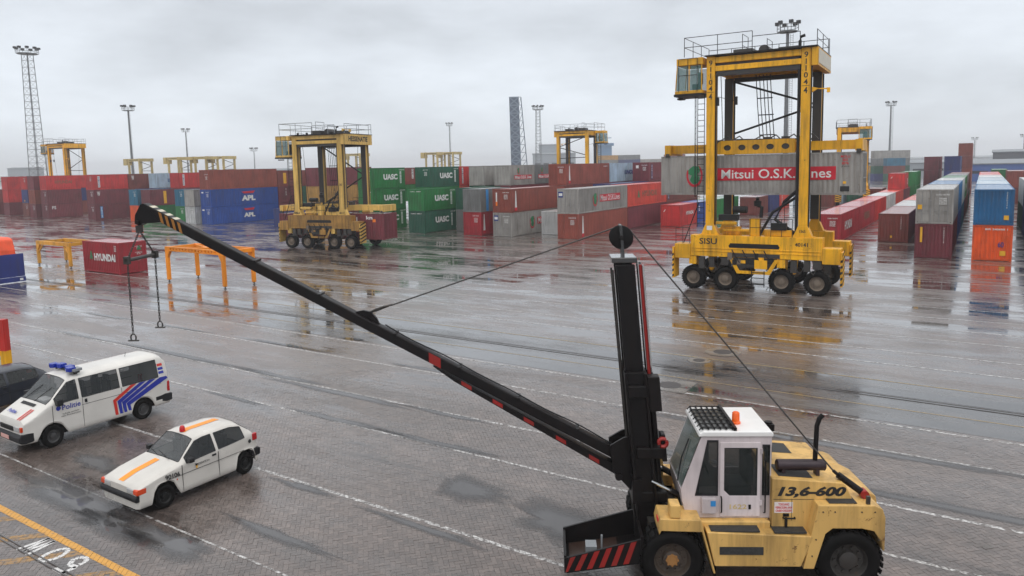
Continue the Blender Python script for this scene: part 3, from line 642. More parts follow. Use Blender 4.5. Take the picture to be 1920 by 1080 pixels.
c = container(RW(11), F0 + S40, HC, 'green', 'green container below the brown one right of the smaller carrier', full=False); on_side(c, '8Y', 3.5, 1.2, 1.2, .7)
# --- the blue pair
for lv, cc, lab, h in ((0, 'blue', 'blue container with white three-letter name, lower of the pair', HC), (1, 'blue', 'blue container with bigger white three-letter name, upper of the pair', HC), (2, 'rust', 'rusty brown container on top of the blue pair', 2.9)):
    c = container(RW(16), F0, lv * HC, cc, lab, doors=True, H=h); codes(c, seed=30 + lv)
    if lv < 2: apl(c, 6.6, .82 + .18 * lv); end_patch(c, .3, .8, 2.05, 2.25, M_WHITE)
for lv, cc, lab in ((0, 'maroon', 'maroon container at ground level behind the lower blue one'), (1, 'maroon', 'maroon container with short white column behind the upper blue one'), (2, 'brown', 'brown container with yellow label behind the top rusty one')):
    c = container(RW(16), F0 + S40, lv * HC, cc, lab)
    if lv == 2: vertical(c, 1.4, M_YELP, .5, 2.2, .6)
    if lv == 1: on_side(c, 'T\nE\nX', 1.5, 1.7, .28, 1.1)
c = container(RW(12), F0, 0, 'navy', 'navy container end on the ground beside the smaller carrier', L=6.06)
c = container(RW(13), F0 + 4.5, 0, 'green', 'green container on the ground behind the navy end', L=6.06); on_end(c, 'UAC 2207', 1.2, 2.3, 1.4, .12)
# --- left of the blue pair
def stack(k, specs, y=F0, L=12.19, full=True):
    r = None
    for lv, (cc, lab, d, deco) in enumerate(specs):
        if cc is None: continue
        r = container(RW(k), y, lv * HC, cc, lab, L=L, doors=d, full=full)
        if d: codes(r, L, k * 7 + lv)
        if deco: deco(r, L)
    return r
W_ = lambda r, L: on_side(r, 'W', .8, 1.9, .5, .8, L=L)
COLN = lambda t: (lambda r, L: vertical(r, 1.0, M_WHITE, .4, 2.3, .36, L, t))
YEL = lambda r, L: vertical(r, 2.6, M_YELP, .3, 2.3, .5, L)
stack(17, [('white', 'white door-end container low beside the blue pair', True, None), ('grey', 'plain grey container end beside the blue pair', False, None)])
stack(18, [('green', 'green container with white code lines under the right teal one', False, lambda r, L: codes(r, L, 3)), ('teal', 'teal door-end container with round white mark, right one', True, lambda r, L: on_side(r, 'O', 3.8, 1.2, .9, .9, L=L))], F0 + 1.0)
stack(20, [('green', 'green ground-level container behind the boom tip', False, None), ('maroon', 'maroon container with yellow label between the two teal ones', False, YEL)], F0 + .3)
stack(21, [('orange', 'orange container end on the ground behind the boom tip', False, None), ('teal', 'teal door-end container left of the maroon one with yellow label', True, None)], F0 + .6, 6.06)
stack(22, [('green', 'green container on the ground left of the orange end', False, None), ('navy', 'navy container with white mark above the green one left of the orange end', False, lambda r, L: on_side(r, 'E', 2.4, 1.2, .6, .8, L=L))], F0 + 4, 6.06)
stack(24, [('maroon', 'maroon door-end container with blue-white column, lowest of the stack left of the boom tip', True, lambda r, L: vertical(r, 1.1, M_SKY2, .3, 2.3, .4, L, 'GENSTAR', M_WHITE)), ('maroon', 'maroon door-end container with W mark, middle of the stack left of the boom tip', True, W_), ('red', 'red door-end container with white column, top of the stack left of the boom tip', True, COLN('HAMBURG'))], F0, 6.06)
stack(28, [('maroon', 'maroon door-end container with white square, lowest of the far-left maroon stack', True, lambda r, L: on_side(r, 'FS', 1.0, 1.9, .7, .6, L=L)), ('maroon', 'maroon door-end container, middle of the far-left maroon stack', True, None), ('red', 'red container, top of the far-left maroon stack', False, lambda r, L: on_side(r, 'HYUNDAI', 3, 1.4, 3, .6, M_FADE, L=L))], F0, 6.06)
stack(29, [('maroon', 'maroon door-end container beside the far-left maroon stack, ground level', True, None), ('rust', 'rusty container end beside the far-left maroon stack, second tier', False, None), ('maroon', 'maroon container with C mark beside the far-left maroon stack, top', False, lambda r, L: on_side(r, 'C', 5.4, 2.1, .5, .4, L=L))], F0 - .3, 6.06)
stack(31, [('brown', 'brown door-end container on the ground under the navy end', True, None), ('navy', 'navy container end with yellow spot at the far left', False, lambda r, L: end_patch(r, 1.0, 1.3, .3, .6, M_YELP, L=L)), ('red', 'red container with white column above the navy end at the far left', True, COLN('HAMBURG'))], F0 + 2)
stack(33, [('maroon', 'maroon container at the left edge, ground level', False, None), ('red', 'red container at the left edge, second tier', False, None), ('red', 'red container with white mark at the left edge, top', False, lambda r, L: on_side(r, 'K', 5, 1.0, 1.2, .9, L=L))], F0 + 2)
stack(35, [('maroon', 'maroon container cut by the left edge, ground level', False, None), ('brown', 'brown container cut by the left edge, second tier', False, None)], F0 + 2)
# third tier behind them
for k, y, cc, L, lab, deco in ((24, F0 + S20, 'brown', 6.06, 'brown container with W mark, top tier right of the red column one', W_), (23, F0 + 9, 'pale_blue', 6.06, 'pale container with blue logo letters, top tier near the boom tip', lambda r, L: nol(r, 3.2, L, 2.6)),
        (21, F0 + 8, 'red', 12.19, 'bright red door-end container with white column, top tier left of the rusty one', COLN('HAMBURG')), (24, F0 + 2 * S20, 'maroon', 12.19, 'maroon container, top tier, behind the brown one with W mark', None)):
    for lv in (1, 2):
        c = container(RW(k), y, lv * HC, cc if lv == 2 else random.choice(['maroon', 'brown', 'navy']), lab if lv == 2 else lab.replace('top tier', 'second tier').split(' with')[0] + ' supporting the one above, row %d' % k, L=L, doors=cc == 'red' and lv == 2, full=lv == 2)
        if deco and lv == 2: deco(c, L)
ORD = ['first', 'second', 'third', 'fourth', 'fifth', 'sixth', 'seventh', 'eighth', 'ninth', 'tenth', 'eleventh', 'twelfth', 'thirteenth', 'fourteenth', 'fifteenth']
bcol = ['orange_red', 'orange_red', 'rust', 'maroon', 'dark_green', 'maroon', 'brown', 'maroon', 'rust', 'brown', 'rust', 'navy', 'navy', 'maroon', 'blue']
nb = 0
for i, k in enumerate(range(34, 4, -2)):
    cc = bcol[i % len(bcol)]
    for lv in (1, 2):
        c = container(RW(k), F0 + 3 * S40 + (i % 3) * .6, lv * HC, cc if lv == 2 else random.choice(['maroon', 'brown', 'navy', 'green']), '%s container in the rearmost line of the block, %s tier, %s from the left' % (WORD[cc], 'top' if lv == 2 else 'second', ORD[i]), full=False, group='rear line of the container block')
# --- single reds between the block and the carrier
c = container(RW(0) + .3, 83.4, 0, 'red', 'bright red container with white name end, alone on the ground left of the big carrier', L=6.06); on_side(c, 'HYUNDAI', 3.4, 1.5, 2.6, .45, L=6.06); on_end(c, '/', .5, 1.9, .3, .3)
c = container(RW(0) + .3, 83.4 + S20, 0, 'blue', 'blue container behind the lone bright red one', L=6.06); on_side(c, 'E', .8, 1.8, .4, .6, L=6.06)
c = container(RW(0) + .3, 83.4 + 2 * S20, 0, 'green', 'green container third in line behind the lone bright red one', L=12.19)
c = container(RW(-1), 104, 0, 'brown', 'brown container behind the big carrier, third in line behind blue one', L=6.06); c = container(RW(-1), 111, 0, 'navy', 'navy container with pale roof behind the big carrier', L=6.06)
c = container(RW(-1), 118, 0, 'orange_red', 'orange-red door-end container seen under the carried one', L=6.06); vertical(c, .9, M_WHITE, .3, 2.3, .3, 6.06, 'HAMBURG')
c = container(RW(-1) + 3, 124, 0, 'pale_blue', 'pale container with blue three-letter name seen under the carried one, left', L=6.06); nol(c, 3.2, 6.06, 3.2); on_end(c, 'NOL', 1.2, 1.3, 1.5, .6, M_LBLUE, .05)
c = container(RW(-2) + 2.5, 133, 0, 'pale_blue', 'pale container with blue three-letter name seen under the carried one, right', L=6.06); on_end(c, 'NOL', 1.2, 1.4, 1.5, .6, M_LBLUE, .05)
c = container(RW(-2) + 5.5, 134, 0, 'dark_green', 'dark green container beside the right pale one under the carried container', L=6.06); c = container(RW(-2) + 8.2, 136, 0, 'brown', 'brown container at the right of the far line under the carried container', L=6.06); c = container(RW(-1) + 6, 126, 0, 'brown', 'brown container between the two pale ones under the carried container', L=6.06)
# --- right-hand rows
y = 71.7
for i, (cc, lab) in enumerate((('crimson', 'long red container with white name nearest in the red ground row'), ('crimson', 'long red container with faded name, second in the red ground row'), ('red', 'plain red container, third in the red ground row'), ('white', 'white-roofed container in the red ground row'), ('orange_red', 'orange-red container beyond the white-roofed one'), ('maroon', 'maroon container at the far end of the red ground row'))):
    c = container(-13.2, y, 0, cc, lab, doors=i == 0); y += S40
    if i == 0: on_side(c, 'HYUNDAI', 4.6, 1.35, 4.4, .85); codes(c, seed=40)
    if i == 1: on_side(c, 'HYUNDAI', 5.5, 1.35, 4.4, .85, M_FADE)
c = container(-13.0, y - S40 * 1.05, HC, 'red', 'red container on top at the far end of the red ground row', L=6.06); on_side(c, '2S', 4.6, 1.2, 1.1, 1.0, L=6.06); on_end(c, '/', .5, 1.9, .3, .3)
y = 73.7
for i, (cc, lab) in enumerate((('brown', 'brown container end nearest in the low row beside the grey doors'), ('white', 'white-roofed container behind the low brown one'), ('orange_red', 'orange-red container third in the low row'), ('brown', 'brown container fourth in the low row'))):
    c = container(-7.9, y, 0, cc, lab); y += S40
    if i == 0: on_end(c, 'T\nE\nX\nU\n4\n5\n2', 1.85, 1.75, .09, 1.1); end_patch(c, 1.0, 1.16, .4, .6, M_YELP)
rowC = [('grey', 'maroon'), ('steel_blue', 'blue'), ('white', 'teal'), ('green', 'maroon'), ('slate', 'brown'), ('brown', 'dark_green')]
rowD = [('steel_blue', 'orange'), ('pale_blue', 'blue'), ('pale_blue', 'maroon'), ('white', 'teal'), ('orange_red', 'brown'), ('red', 'maroon')]
y = 62.7
for i in range(6):
    for X, row, nm in ((-4.2, rowC, 'the row with the grey doors'), (-.5, rowD, 'the row with the orange end')):
        for lv in (0, 1):
            cc = row[i][1 - lv]
            if i == 0: lab = {(-4.2, 0): 'maroon container end with yellow bar under the grey doors', (-4.2, 1): 'grey container with closed doors facing the camera, on the maroon one', (-.5, 0): 'bright orange container end under the steel blue one', (-.5, 1): 'steel blue container end on top of the orange one'}[(X, lv)]
            else: lab = '%s container, %s tier, %s from the front in %s' % (WORD[cc], 'upper' if lv else 'lower', ORD[i], nm)
            c = container(X, y, lv * HC, cc, lab, doors=(i == 0 and X < -4 and lv == 1))
            if i == 0:
                if X < -4 and lv == 0: end_patch(c, .35, .5, 1.2, 2.35, M_YELP); on_end(c, 'T\nE\nX\nU\n4\n1\n8', 1.9, 1.75, .09, 1.15)
                if X < -4 and lv == 1: end_patch(c, .12, .42, 1.1, 1.45, M_YELP, off=-.02); codes(c, seed=50)
                if X > -4 and lv == 0: on_end(c, 'BIR 240605 1', 1.45, 2.3, 1.35, .13); end_patch(c, 1.7, 2.05, .4, .75, M_YELP); on_end(c, '60', 1.75, 1.2, .35, .4, M_LBLUE)
                if X > -4 and lv == 1: on_end(c, 'C\nR\nX\nU\n2\n4\n6', 2.0, 1.8, .09, 1.15); end_patch(c, 1.85, 2.15, .4, .72, M_YELP)
            if X < -4 and lv == 1 and i == 3: on_side(c, 'CHINA', 6, 1.3, 5, .9)
    y += S40
y = 62
for i, (a, b) in enumerate((('brown', 'dark_green'), ('navy', 'navy'), ('white', 'dark_green'))):
    for lv, cc in ((0, b), (1, a)): container(3.35, y, lv * HC, cc, '%s container, %s tier, %s in the row at the right edge' % (WORD[cc], 'upper' if lv else 'lower', ORD[i]))
    y += S40
for i, (X, Y, lv, cc, lab) in enumerate(((3.2, 140, 0, 'brown', 'brown container end at the far right, lower'), (3.2, 140, 1, 'rust', 'rusty brown container end at the far right, upper'), (1.2, 158, 0, 'green', 'green container at the far right, lower'), (1.2, 158, 1, 'green', 'green container at the far right, upper'),
        (-9.5, 158, 2, 'maroon', 'maroon end on top of the far stack behind the grey doors row'), (-9.5, 158, 1, 'maroon', 'maroon container second tier of the far stack behind the grey doors row'), (-9.5, 158, 0, 'brown', 'brown container lowest in the far stack behind the grey doors row'),
        (-6.0, 152, 2, 'navy', 'navy end on top of the far stack behind the grey doors row'), (-6.0, 152, 1, 'navy', 'navy container second tier of the far stack behind the grey doors row'), (-6.0, 152, 0, 'blue', 'blue container lowest in the far stack behind the grey doors row'),
        (-12.4, 146, 1, 'green', 'green container above the far red row end'), (-12.4, 146, 0, 'green', 'green container at ground behind the far red row end'), (-4.5, 175, 3, 'rust', 'rusty container topmost of the farthest right stack'), (-4.5, 175, 2, 'brown', 'brown container third tier of the farthest right stack'), (-4.5, 175, 1, 'rust', 'rusty container second tier of the farthest right stack'), (-4.5, 175, 0, 'brown', 'brown container lowest of the farthest right stack'))):
    container(X, Y, lv * HC, cc, lab, full=False, group='far right containers')
# the lone short red one on the apron
c = container(-55.06, 29.75, 0, 'crimson', 'short red container with white name and green tree, alone beside the frames', L=6.06, doors=False, rz=PI / 2, scale=(.92, .85, .93), group=None)
# after the turn its long side faces the camera: doors to the right
c.location = (-60.2, 29.75 + 2.25, 0.012); c.rotation_euler = (0, 0, -PI / 2); 
on_side(c, 'HYUNDAI', 3.75, 1.3, 3.6, .62, L=6.06, bold=.05); on_side(c, 'A', 1.45, 1.42, .62, .7, M_LGREEN, .12, L=6.06, name='tree_mark'); on_side(c, 'H\nD\nM', 5.6, 2.1, .3, .5, L=6.06)
M_ = cmat('crimson')
lettering('A', .4, .42, (.55 + .1, 6.06 + .004, 2.05), (-1, 0, 0), UZ, M_LGREEN, c, .12, name='tree_mark')
for xx, zz in ((1.75, 2.1), (1.75, 1.6), (1.75, 1.1), (.7, 1.0)): lettering('HDMU 22\n45 G1', .6, .22, (CW - xx, 6.06 + .004, zz), (-1, 0, 0), UZ, M_WHITE, c, .02, name='code_lettering')
# slot dashes painted at the row heads
for k in (1, 3, 4, 6, 8, 16):
    sl = MB(); 
    for d in (.1, .9, 1.7): sl.add([(RW(k) + d, F0 - .55, .005), (RW(k) + d + .45, F0 - .55, .005), (RW(k) + d + .45, F0 - .4, .005), (RW(k) + d, F0 - .4, .005)], [(0, 1, 2, 3)])
    tag(sl.build('slot_marking', M_MWHITE), kind='structure')
for X, Y in ((-4.2, 62.2), (-.5, 62.2), (-7.9, 66), (-13.2, 66)):
    sl = MB()
    for d in (.1, .9, 1.7): sl.add([(X + d, Y, .005), (X + d + .45, Y, .005), (X + d + .45, Y + .12, .005), (X + d, Y + .12, .005)], [(0, 1, 2, 3)])
    tag(sl.build('slot_marking', M_MWHITE), kind='structure')
# ------------------------------------------------------------------ straddle carriers
M_YEL = worn('carrier yellow paint', rgb(222, 162, 14, 1.2), dirt=(.06, .04, .015, 1), amount=.85, rust_amt=.55, rough=.42)
M_YOLD = worn('old carrier yellow paint', rgb(205, 168, 88, 1.15), dirt=(.05, .035, .02, 1), amount=.7, rust_amt=.45, rough=.45)
M_YPALE = worn('weathered pale yellow paint', rgb(190, 168, 106, 1.05), amount=.5, rust_amt=.3)  # paler yellow used for every carrier past a set distance
M_YDIRT = worn('oily yellow paint', rgb(150, 112, 52, 1.2), dirt=(.02, .016, .012, 1), amount=1.0, rust=(.02, .015, .012, 1), rust_amt=.8, sc=1.8)
M_CGLASS = glass('cab glass', (.06, .17, .16, 1), .65)  # teal tint, lightened to imitate sky reflected in the panes
M_SHADE = worn('sooty leg steel', (.09, .07, .045, 1), rust_amt=.5)
M_LAMP = plain('lamp lens', (.5, .5, .5, 1), .2)
def stripes(mb, x, y0, y1, z0, z1, n, face=1):
    """diagonal hazard bars on a plate facing +-y or x"""
    pass
def wheel(parent, c, r, w, ax='y', rim=M_RIM, side=-1, name='wheel', lugs=True):
    """tyre with tread blocks, dished rim, hub and nuts; side = direction the rim faces"""
    t = MB(); h = w / 2
    t.lathe([(r * .58, -h * .86), (r * .66, -h * .98), (r * .82, -h), (r * .95, -h * .88), (r, -h * .6), (r, h * .6), (r * .95, h * .88), (r * .82, h), (r * .66, h * .98), (r * .58, h * .86), (r * .58, -h * .86)], (0, 0, 0), ax, 30)
    if lugs:
        for k in range(30):
            a = 2 * PI * k / 30
            for sg in (-1, 1):
                b = a + (PI / 30 if sg > 0 else 0); u = Vector((math.cos(b), 0, math.sin(b))); tt = Vector((-math.sin(b), 0, math.cos(b)))
                p = [u * (r * .985) + tt * d + Vector((0, sg * y_, 0)) for y_ in (h * .1, h * .92) for d in (-.034 * r / .5, .034 * r / .5)]
                q = [v + u * (.028 * r / .5) for v in p]
                vs = [tuple(v) for v in p + q]
                if ax == 'x': vs = [(v[1], v[0], v[2]) for v in vs]
                t.add(vs, [(4, 5, 7, 6), (0, 1, 5, 4), (2, 6, 7, 3), (0, 4, 6, 2), (1, 3, 7, 5)])
    o = t.build(name, M_TYRE, parent, 50); o.location = c
    m_ = MB(); s = side
    m_.lathe([(r * .6, s * h * .85), (r * .56, s * h * .8), (r * .5, s * h * .45), (r * .3, s * h * .4), (r * .28, s * h * .7), (r * .16, s * h * .78), (.001, s * h * .78)], (0, 0, 0), ax, 24)
    for k in range(10):
        a = 2 * PI * k / 10; px, pz = r * .4 * math.cos(a), r * .4 * math.sin(a); e = r * .035
        (m_.box(px - e, px + e, s * h * .38, s * h * .55, pz - e, pz + e) if ax == 'y' else m_.box(s * h * .38, s * h * .55, px - e, px + e, pz - e, pz + e))
    m_.build('rim', rim, o, 40)
    return o
def rail(mb, pts, h=1.0, r=.022, step=1.3, mid=True):
    """handrail along a polyline"""
    for a, b in zip(pts[:-1], pts[1:]):
        a, b = Vector(a), Vector(b); n = max(1, int((b - a).length / step))
        for i in range(n + 1):
            p = a + (b - a) * i / n; mb.tube([p, p + Vector((0, 0, h))], r, 4)
        for hh in ((h, h * .5) if mid else (h,)): mb.tube([a + Vector((0, 0, hh)), b + Vector((0, 0, hh))], r, 4)
def ladder(mb, x, y, z0, z1, w=.42, r=.02, ax='x', cage=False):
    d = Vector((w / 2, 0, 0)) if ax == 'x' else Vector((0, w / 2, 0)); c = Vector((x, y, 0))
    for s in (-1, 1): mb.tube([c + d * s + Vector((0, 0, z0)), c + d * s + Vector((0, 0, z1))], r, 4)
    z = z0 + .2
    while z < z1: mb.tube([c - d + Vector((0, 0, z)), c + d + Vector((0, 0, z))], r * .8, 4); z += .32
def carrier(label, loc, rz, full=2, paint=None, scale=1.0, spread_z=7.95, spread_l=(-5.7, 5.35), h=13.6, group='straddle carriers', soot=True):
    """full: 2 = near, all fittings; 1 = mid; 0 = distant"""
    P = paint or M_YEL; PD = M_YDIRT if paint is M_YOLD else P; t = thing('straddle_carrier', label, 'straddle carrier', loc, rz, group, (scale,) * 3)
    LX = (-2.56, 2.62); WX = (-3.53, -1.62, 1.53, 3.42); Y = 2.1
    for s in (-1, 1):
        y = s * Y
        b = MB(); b.box(-3.65, 3.68, y - .38, y + .38, 2.0, 3.25)
        if full:
            for z in (2.28, 2.46): b.box(-3.6, 3.62, y + s * .383, y + s * .41, z, z + .06)
        b.build('side_beam', PD, t, bevel=.03 if full > 1 else 0)
        for x0, x1 in ((-4.62, -3.655), (3.685, 4.62)):
            MB().box(x0, x1, y - .42, y + .45, 1.82, 2.7).build('end_box', PD, t, bevel=.03 if full > 1 else 0)
            if full:
                xb = -4.74 if x0 < 0 else 4.63
                bp = MB(); bp.box(xb, xb + .1, y - .5, y + .5, .62, 2.5); pl = bp.build('bumper_plate', P, t)
                st = MB(); e_ = xb - .004 if x0 < 0 else xb + .104
                for q in range(6):
                    z = .66 + q * .32; st.add([(e_, y - .48, z), (e_, y + .48, z + .26), (e_, y + .48, z + .40), (e_, y - .48, z + .14)], [(0, 1, 2, 3)])
                    yy = y - .504
                    if z + .3 < 2.5: st.add([(xb, yy, z), (xb + .1, yy, z + .06), (xb + .1, yy, z + .2), (xb, yy, z + .14)], [(0, 1, 2, 3)])
                st.build('hazard_stripes', M_DARK, pl)
        for x in LX:
            l = MB(); l.box(x - .24, x + .24, y - .27, y + .27, 3.9, h - .003)
            l.prism([(x - .52, 3.252), (x + .52, 3.252), (x + .24, 3.9), (x - .24, 3.9)], y - .27, y + .27, 'y')
            lo = l.build('leg', P, t, bevel=.02 if full > 1 else 0)
            if soot: # inner face carries the greasy hoist guide
                MB().box(x - .24, x + .24, y - s * .275, y - s * .42, 4.0, h - .9).build('hoist_guide', M_GREASE, lo)
        for za, zb_ in ((.40, .06), (.86, .56)): MB().box(LX[0] + .25, LX[1] - .25, y - .26, y + .26, h - za, h - zb_).build('top_beam', P, t, bevel=.02 if full > 1 else 0)
        MB().box(LX[0] + .25, LX[1] - .25, y - .12, y + .12, h - .555, h - .405).build('beam_gap_box', M_GREASE, t)  # dark box filling the gap between upper and lower beam
        if full:
            g = MB()
            g.box(LX[0] + .3, LX[1] - .3, y - .2, y + .2, h - 1.12, h - .87); g.box(LX[0] + .5, LX[1] - .6, y - .22, y + .22, h - .06, h + .02)  # dark boxes along the underside and top of the beams
            g.tube([(LX[0] + .3, y - s * .2, h - .5), (LX[1] - .3, y - s * .2, h - .62)], .07, 6)
            g.build('beam_dark_boxes', M_GREASE, t)
        if full:
            for i, x in enumerate(WX):
                w = wheel(t, (x, y, .69), .69, .5, rim=M_RIM, side=s, lugs=full > 1)
                k = MB(); k.prism([(x - .16, .69), (x + .16, .69), (x + .26, 1.95), (x - .26, 1.95)], y - s * .3, y - s * .42, 'y'); k.box(x - .22, x + .22, y - .34, y + .34, 1.5, 1.98); k.tube([(x, y - s * .45, .69), (x, y - s * .2, .69)], .14, 8)
                k.build('wheel_fork', M_GREASE if i % 2 else P, t)
        else:
            for x in WX: MB().lathe([(.01, -.25), (.69, -.22), (.69, .22), (.01, .25)], (x, y, .69), 'y', 12).build('wheel', M_TYRE, t)
    for x in LX:
        MB().box(x - .25, x + .25, -Y + .27, Y - .27, h - .8, h - .07).build('cross_beam', P, t)
    # end box above the right legs, with pale sign plate
    MB().box(LX[1] + .285, LX[1] + .62, -Y - .36, Y + .36, h - .98, h - .02).build('end_sill', P, t)
    if full:
        w_ = MB(); w_.box(LX[0] - .3, LX[1] + .6, -Y - .5, Y + .5, h, h + .06)
        w_.build('walkway', M_DARK, t)
        for x in LX:
            for s in (-1, 1):
                k = MB(); k.tube([(x + .26, s * (Y + .12), 3.3), (x + .27, s * (Y + .1), 6.0), (x + .26, s * (Y + .12), 9.0), (x + .27, s * (Y + .1), h - 1.0)], .035, 5); k.tube([(x + .26, s * (Y - .05), 3.3), (x + .26, s * (Y - .05), h - 1.0)], .022, 4); k.build('leg_conduit', M_DARK, t)
                k = MB(); k.box(x - .62, x + .62, s * Y - .3, s * Y + .3, 3.251, 3.3); k.build('leg_flange', PD, t)
        r = MB(); ra = .02 if full > 1 else .03; z = h + .06
        rail(r, [(LX[0] - 1.5, -Y - .45, z), (-.2, -Y - .45, z)], 1.1, ra); rail(r, [(-.2, -Y - .45, z), (LX[1] - .3, -Y - .45, z)], .8, ra, mid=False)
        rail(r, [(LX[0] - 1.5, Y + .45, z), (LX[1] + .5, Y + .45, z)], 1.0, ra); rail(r, [(LX[0] - 1.5, -Y - .45, z), (LX[0] - 1.5, Y + .45, z)], 1.1, ra, 1.5); rail(r, [(LX[1] + .5, -Y, z), (LX[1] + .5, Y, z)], .9, ra, 1.5)
        rail(r, [(-1.2, -.6, z), (-1.2, .8, z)], 1.3, ra); rail(r, [(.2, -.6, z), (.2, .8, z)], .9, ra)
        r.build('handrail', M_DARK if full > 1 else M_STEEL, t)
        # hoist machinery on the roof
        g = MB(); g.box(-1.7, -.6, -.7, .8, h + .06, h + .5); g.box(.8, 1.9, -.5, .7, h + .06, h + .42); g.lathe([(.01, -.5), (.3, -.5), (.3, .5), (.01, .5)], (0, 0, h + .35), 'y', 14)
        g.build('hoist_machinery', M_GREASE, t)
    # driver's cab hung at the left end
    cx0, cx1, cy0, cy1, cz0, cz1 = -4.6, -2.95, -Y - .55, -.75, h - 2.05, h - .02
    if full:
        cb = MB(); cb.box(cx0 + .1, cx1, cy0, cy1, cz1 - .4, cz1); cb.box(cx0 + .0, cx1, cy0, cy1, cz0, cz0 + .18)
        for x in (cx0 + .06, -3.75, cx1 - .06):
            for y in (cy0 + .04, cy1 - .04): cb.beam((x + (0 if x > cx0 + .1 else -.02), y, cz0 + .2), (x + (.08 if x < cx0 + .1 else 0), y, cz1 - .4), .06)
        cab = cb.build('cab', P, t, bevel=.02 if full > 1 else 0)
        for (a, b_) in ((cx0 + .1, -3.8), (-3.7, cx1 - .1)):
            MB().add([(a, cy0 + .02, cz0 + .18), (b_, cy0 + .02, cz0 + .18), (b_, cy0 + .02, cz1 - .45), (a + .05, cy0 + .02, cz1 - .45)], [(0, 1, 2, 3)]).build('window', M_CGLASS, cab)
            MB().add([(a, cy1 - .02, cz0 + .18), (b_, cy1 - .02, cz0 + .18), (b_, cy1 - .02, cz1 - .45), (a + .05, cy1 - .02, cz1 - .45)], [(0, 1, 2, 3)]).build('window', M_CGLASS, cab)
        MB().add([(cx0 + .02, cy0 + .1, cz0 + .18), (cx0 + .02, cy1 - .1, cz0 + .18), (cx0 + .12, cy1 - .1, cz1 - .45), (cx0 + .12, cy0 + .1, cz1 - .45)], [(0, 1, 2, 3)]).build('window', M_CGLASS, cab)
        sk = MB(); sk.box(cx0 - .05, cx1, cy0 - .03, cy1 + .03, cz0 - .14, cz0); sk.box(-4.55, -4.2, cy0 + .3, cy0 + .8, cz0 - .3, cz0 - .2); sk.build('cab_floor', M_DARK, cab)
        se = MB(); se.box(-3.75, -3.3, -2.0, -1.5, cz0 + .25, cz0 + .6); se.box(-3.4, -3.25, -2.0, -1.5, cz0 + .6, cz0 + 1.25); se.build('seat', M_RUBBER, cab)
        cr_ = MB(); rail(cr_, [(cx0 + .25, cy0 - .06, cz0 + .1), (cx1 - .3, cy0 - .06, cz0 + .1)], 1.9, .018, .5); cr_.build('cab_guard', M_DARK, cab)
    else:
        MB().box(cx0, cx1, cy0, cy1, cz0, cz1).build('cab', P, t)
    # spreader
    if spread_z is not None:
        z = spread_z; a, b_ = spread_l; sp = MB()
        for s in (-1, 1): sp.box(a + .06, b_ - .06, s * .55 - .16, s * .55 + .16, z + .1, z + .6)
        for x in (a, b_ - .3): sp.box(x, x + .36, -1.2, 1.2, z + .0, z + .62)
        so_ = sp.build('spreader', P, t)
        if full:
            c = MB(); hole = lambda x: [(x + .22 * math.cos(q * PI / 6), z + .36 + .17 * math.sin(q * PI / 6)) for q in range(12)]
            for s in (-1, 1): c.plate([[(-2.5, z - .02), (1.9, z - .02), (1.9, z + .78), (-2.3, z + .78), (-2.5, z + .6)]] + [hole(x) for x in (-1.9, -1.05, -.25, .55, 1.4)], s * 1.05 - .03, s * 1.05 + .03, 'y')
            for x in (-2.4, 1.8): c.box(x - .06, x + .06, -1.02, 1.02, z, z + .7)
            c.build('spreader_frame', P, so_); MB().box(-2.35, 1.78, -1.0, -.96, z + .08, z + .68).build('hole_shade_plate', M_GREASE, so_)  # added dark plate behind the holes stands in for the shade inside them
            q = MB()
            for x in (-2.6, -1.9, -.6, .2, 1.2, 2.2): q.box(x - .18, x + .2, -.5 + .2 * (x > 0), .3, z + .6, z + .85 + .1 * (x > 0)); q.tube([(x, -.4, z + .75), (x + .5, -.2, z + 1.05), (x + .8, .1, z + .7)], .04, 5)
            for x in (a + .18, b_ - .12):
                for y in (-1.1, 1.1): q.box(x - .12, x + .12, y - .12, y + .12, z - .12, z + .1)
            q.build('spreader_machinery', M_GREASE, so_)
            rp = MB()
            for x in (-2.2, 2.2):
                for y in (-1.5, 1.5): rp.tube([(x, y, h - .9), (x, y * .6, z + .6)], .022, 4)
            rp.build('hoist_rope', M_DARK, t)
            f = MB()   # hose ladder hanging between roof and spreader
            for i, x in enumerate((-.62, -.42, -.2, 0, .2)):
                f.tube([(x, .4, h - .95), (x + .12, .4, (h + z) / 2), (x + .3, .4, z + .7)], .025, 4)
            for k in (.05, .35, .6, .9): f.box(-.65 + .3 * k, .25 + .3 * k, .36, .44, h - .95 + (z + .7 - h + .95) * k - .03, h - .95 + (z + .7 - h + .95) * k + .03)
            f.build('hose_bundle', M_DARK, t)
    # bracing on the far side
    br = MB(); y = Y - .05; rr = .07 if full else .09; zt_, zb = h - 1.0, 8.9 if h > 12 else 3.9
    br.tube([(LX[0] + .3, y, zt_ - .1), (LX[1] - .3, y, (zt_ + zb) / 2 + .15)], rr, 6); br.tube([(LX[1] - .3, y, (zt_ + zb) / 2 - .05), (LX[0] + .3, y, zb + .4)], rr, 6)
    br.tube([(LX[0] + .3, y, zb), (LX[1] - .3, y, zb - .1)], rr, 6); br.build('brace', M_DARK, t)
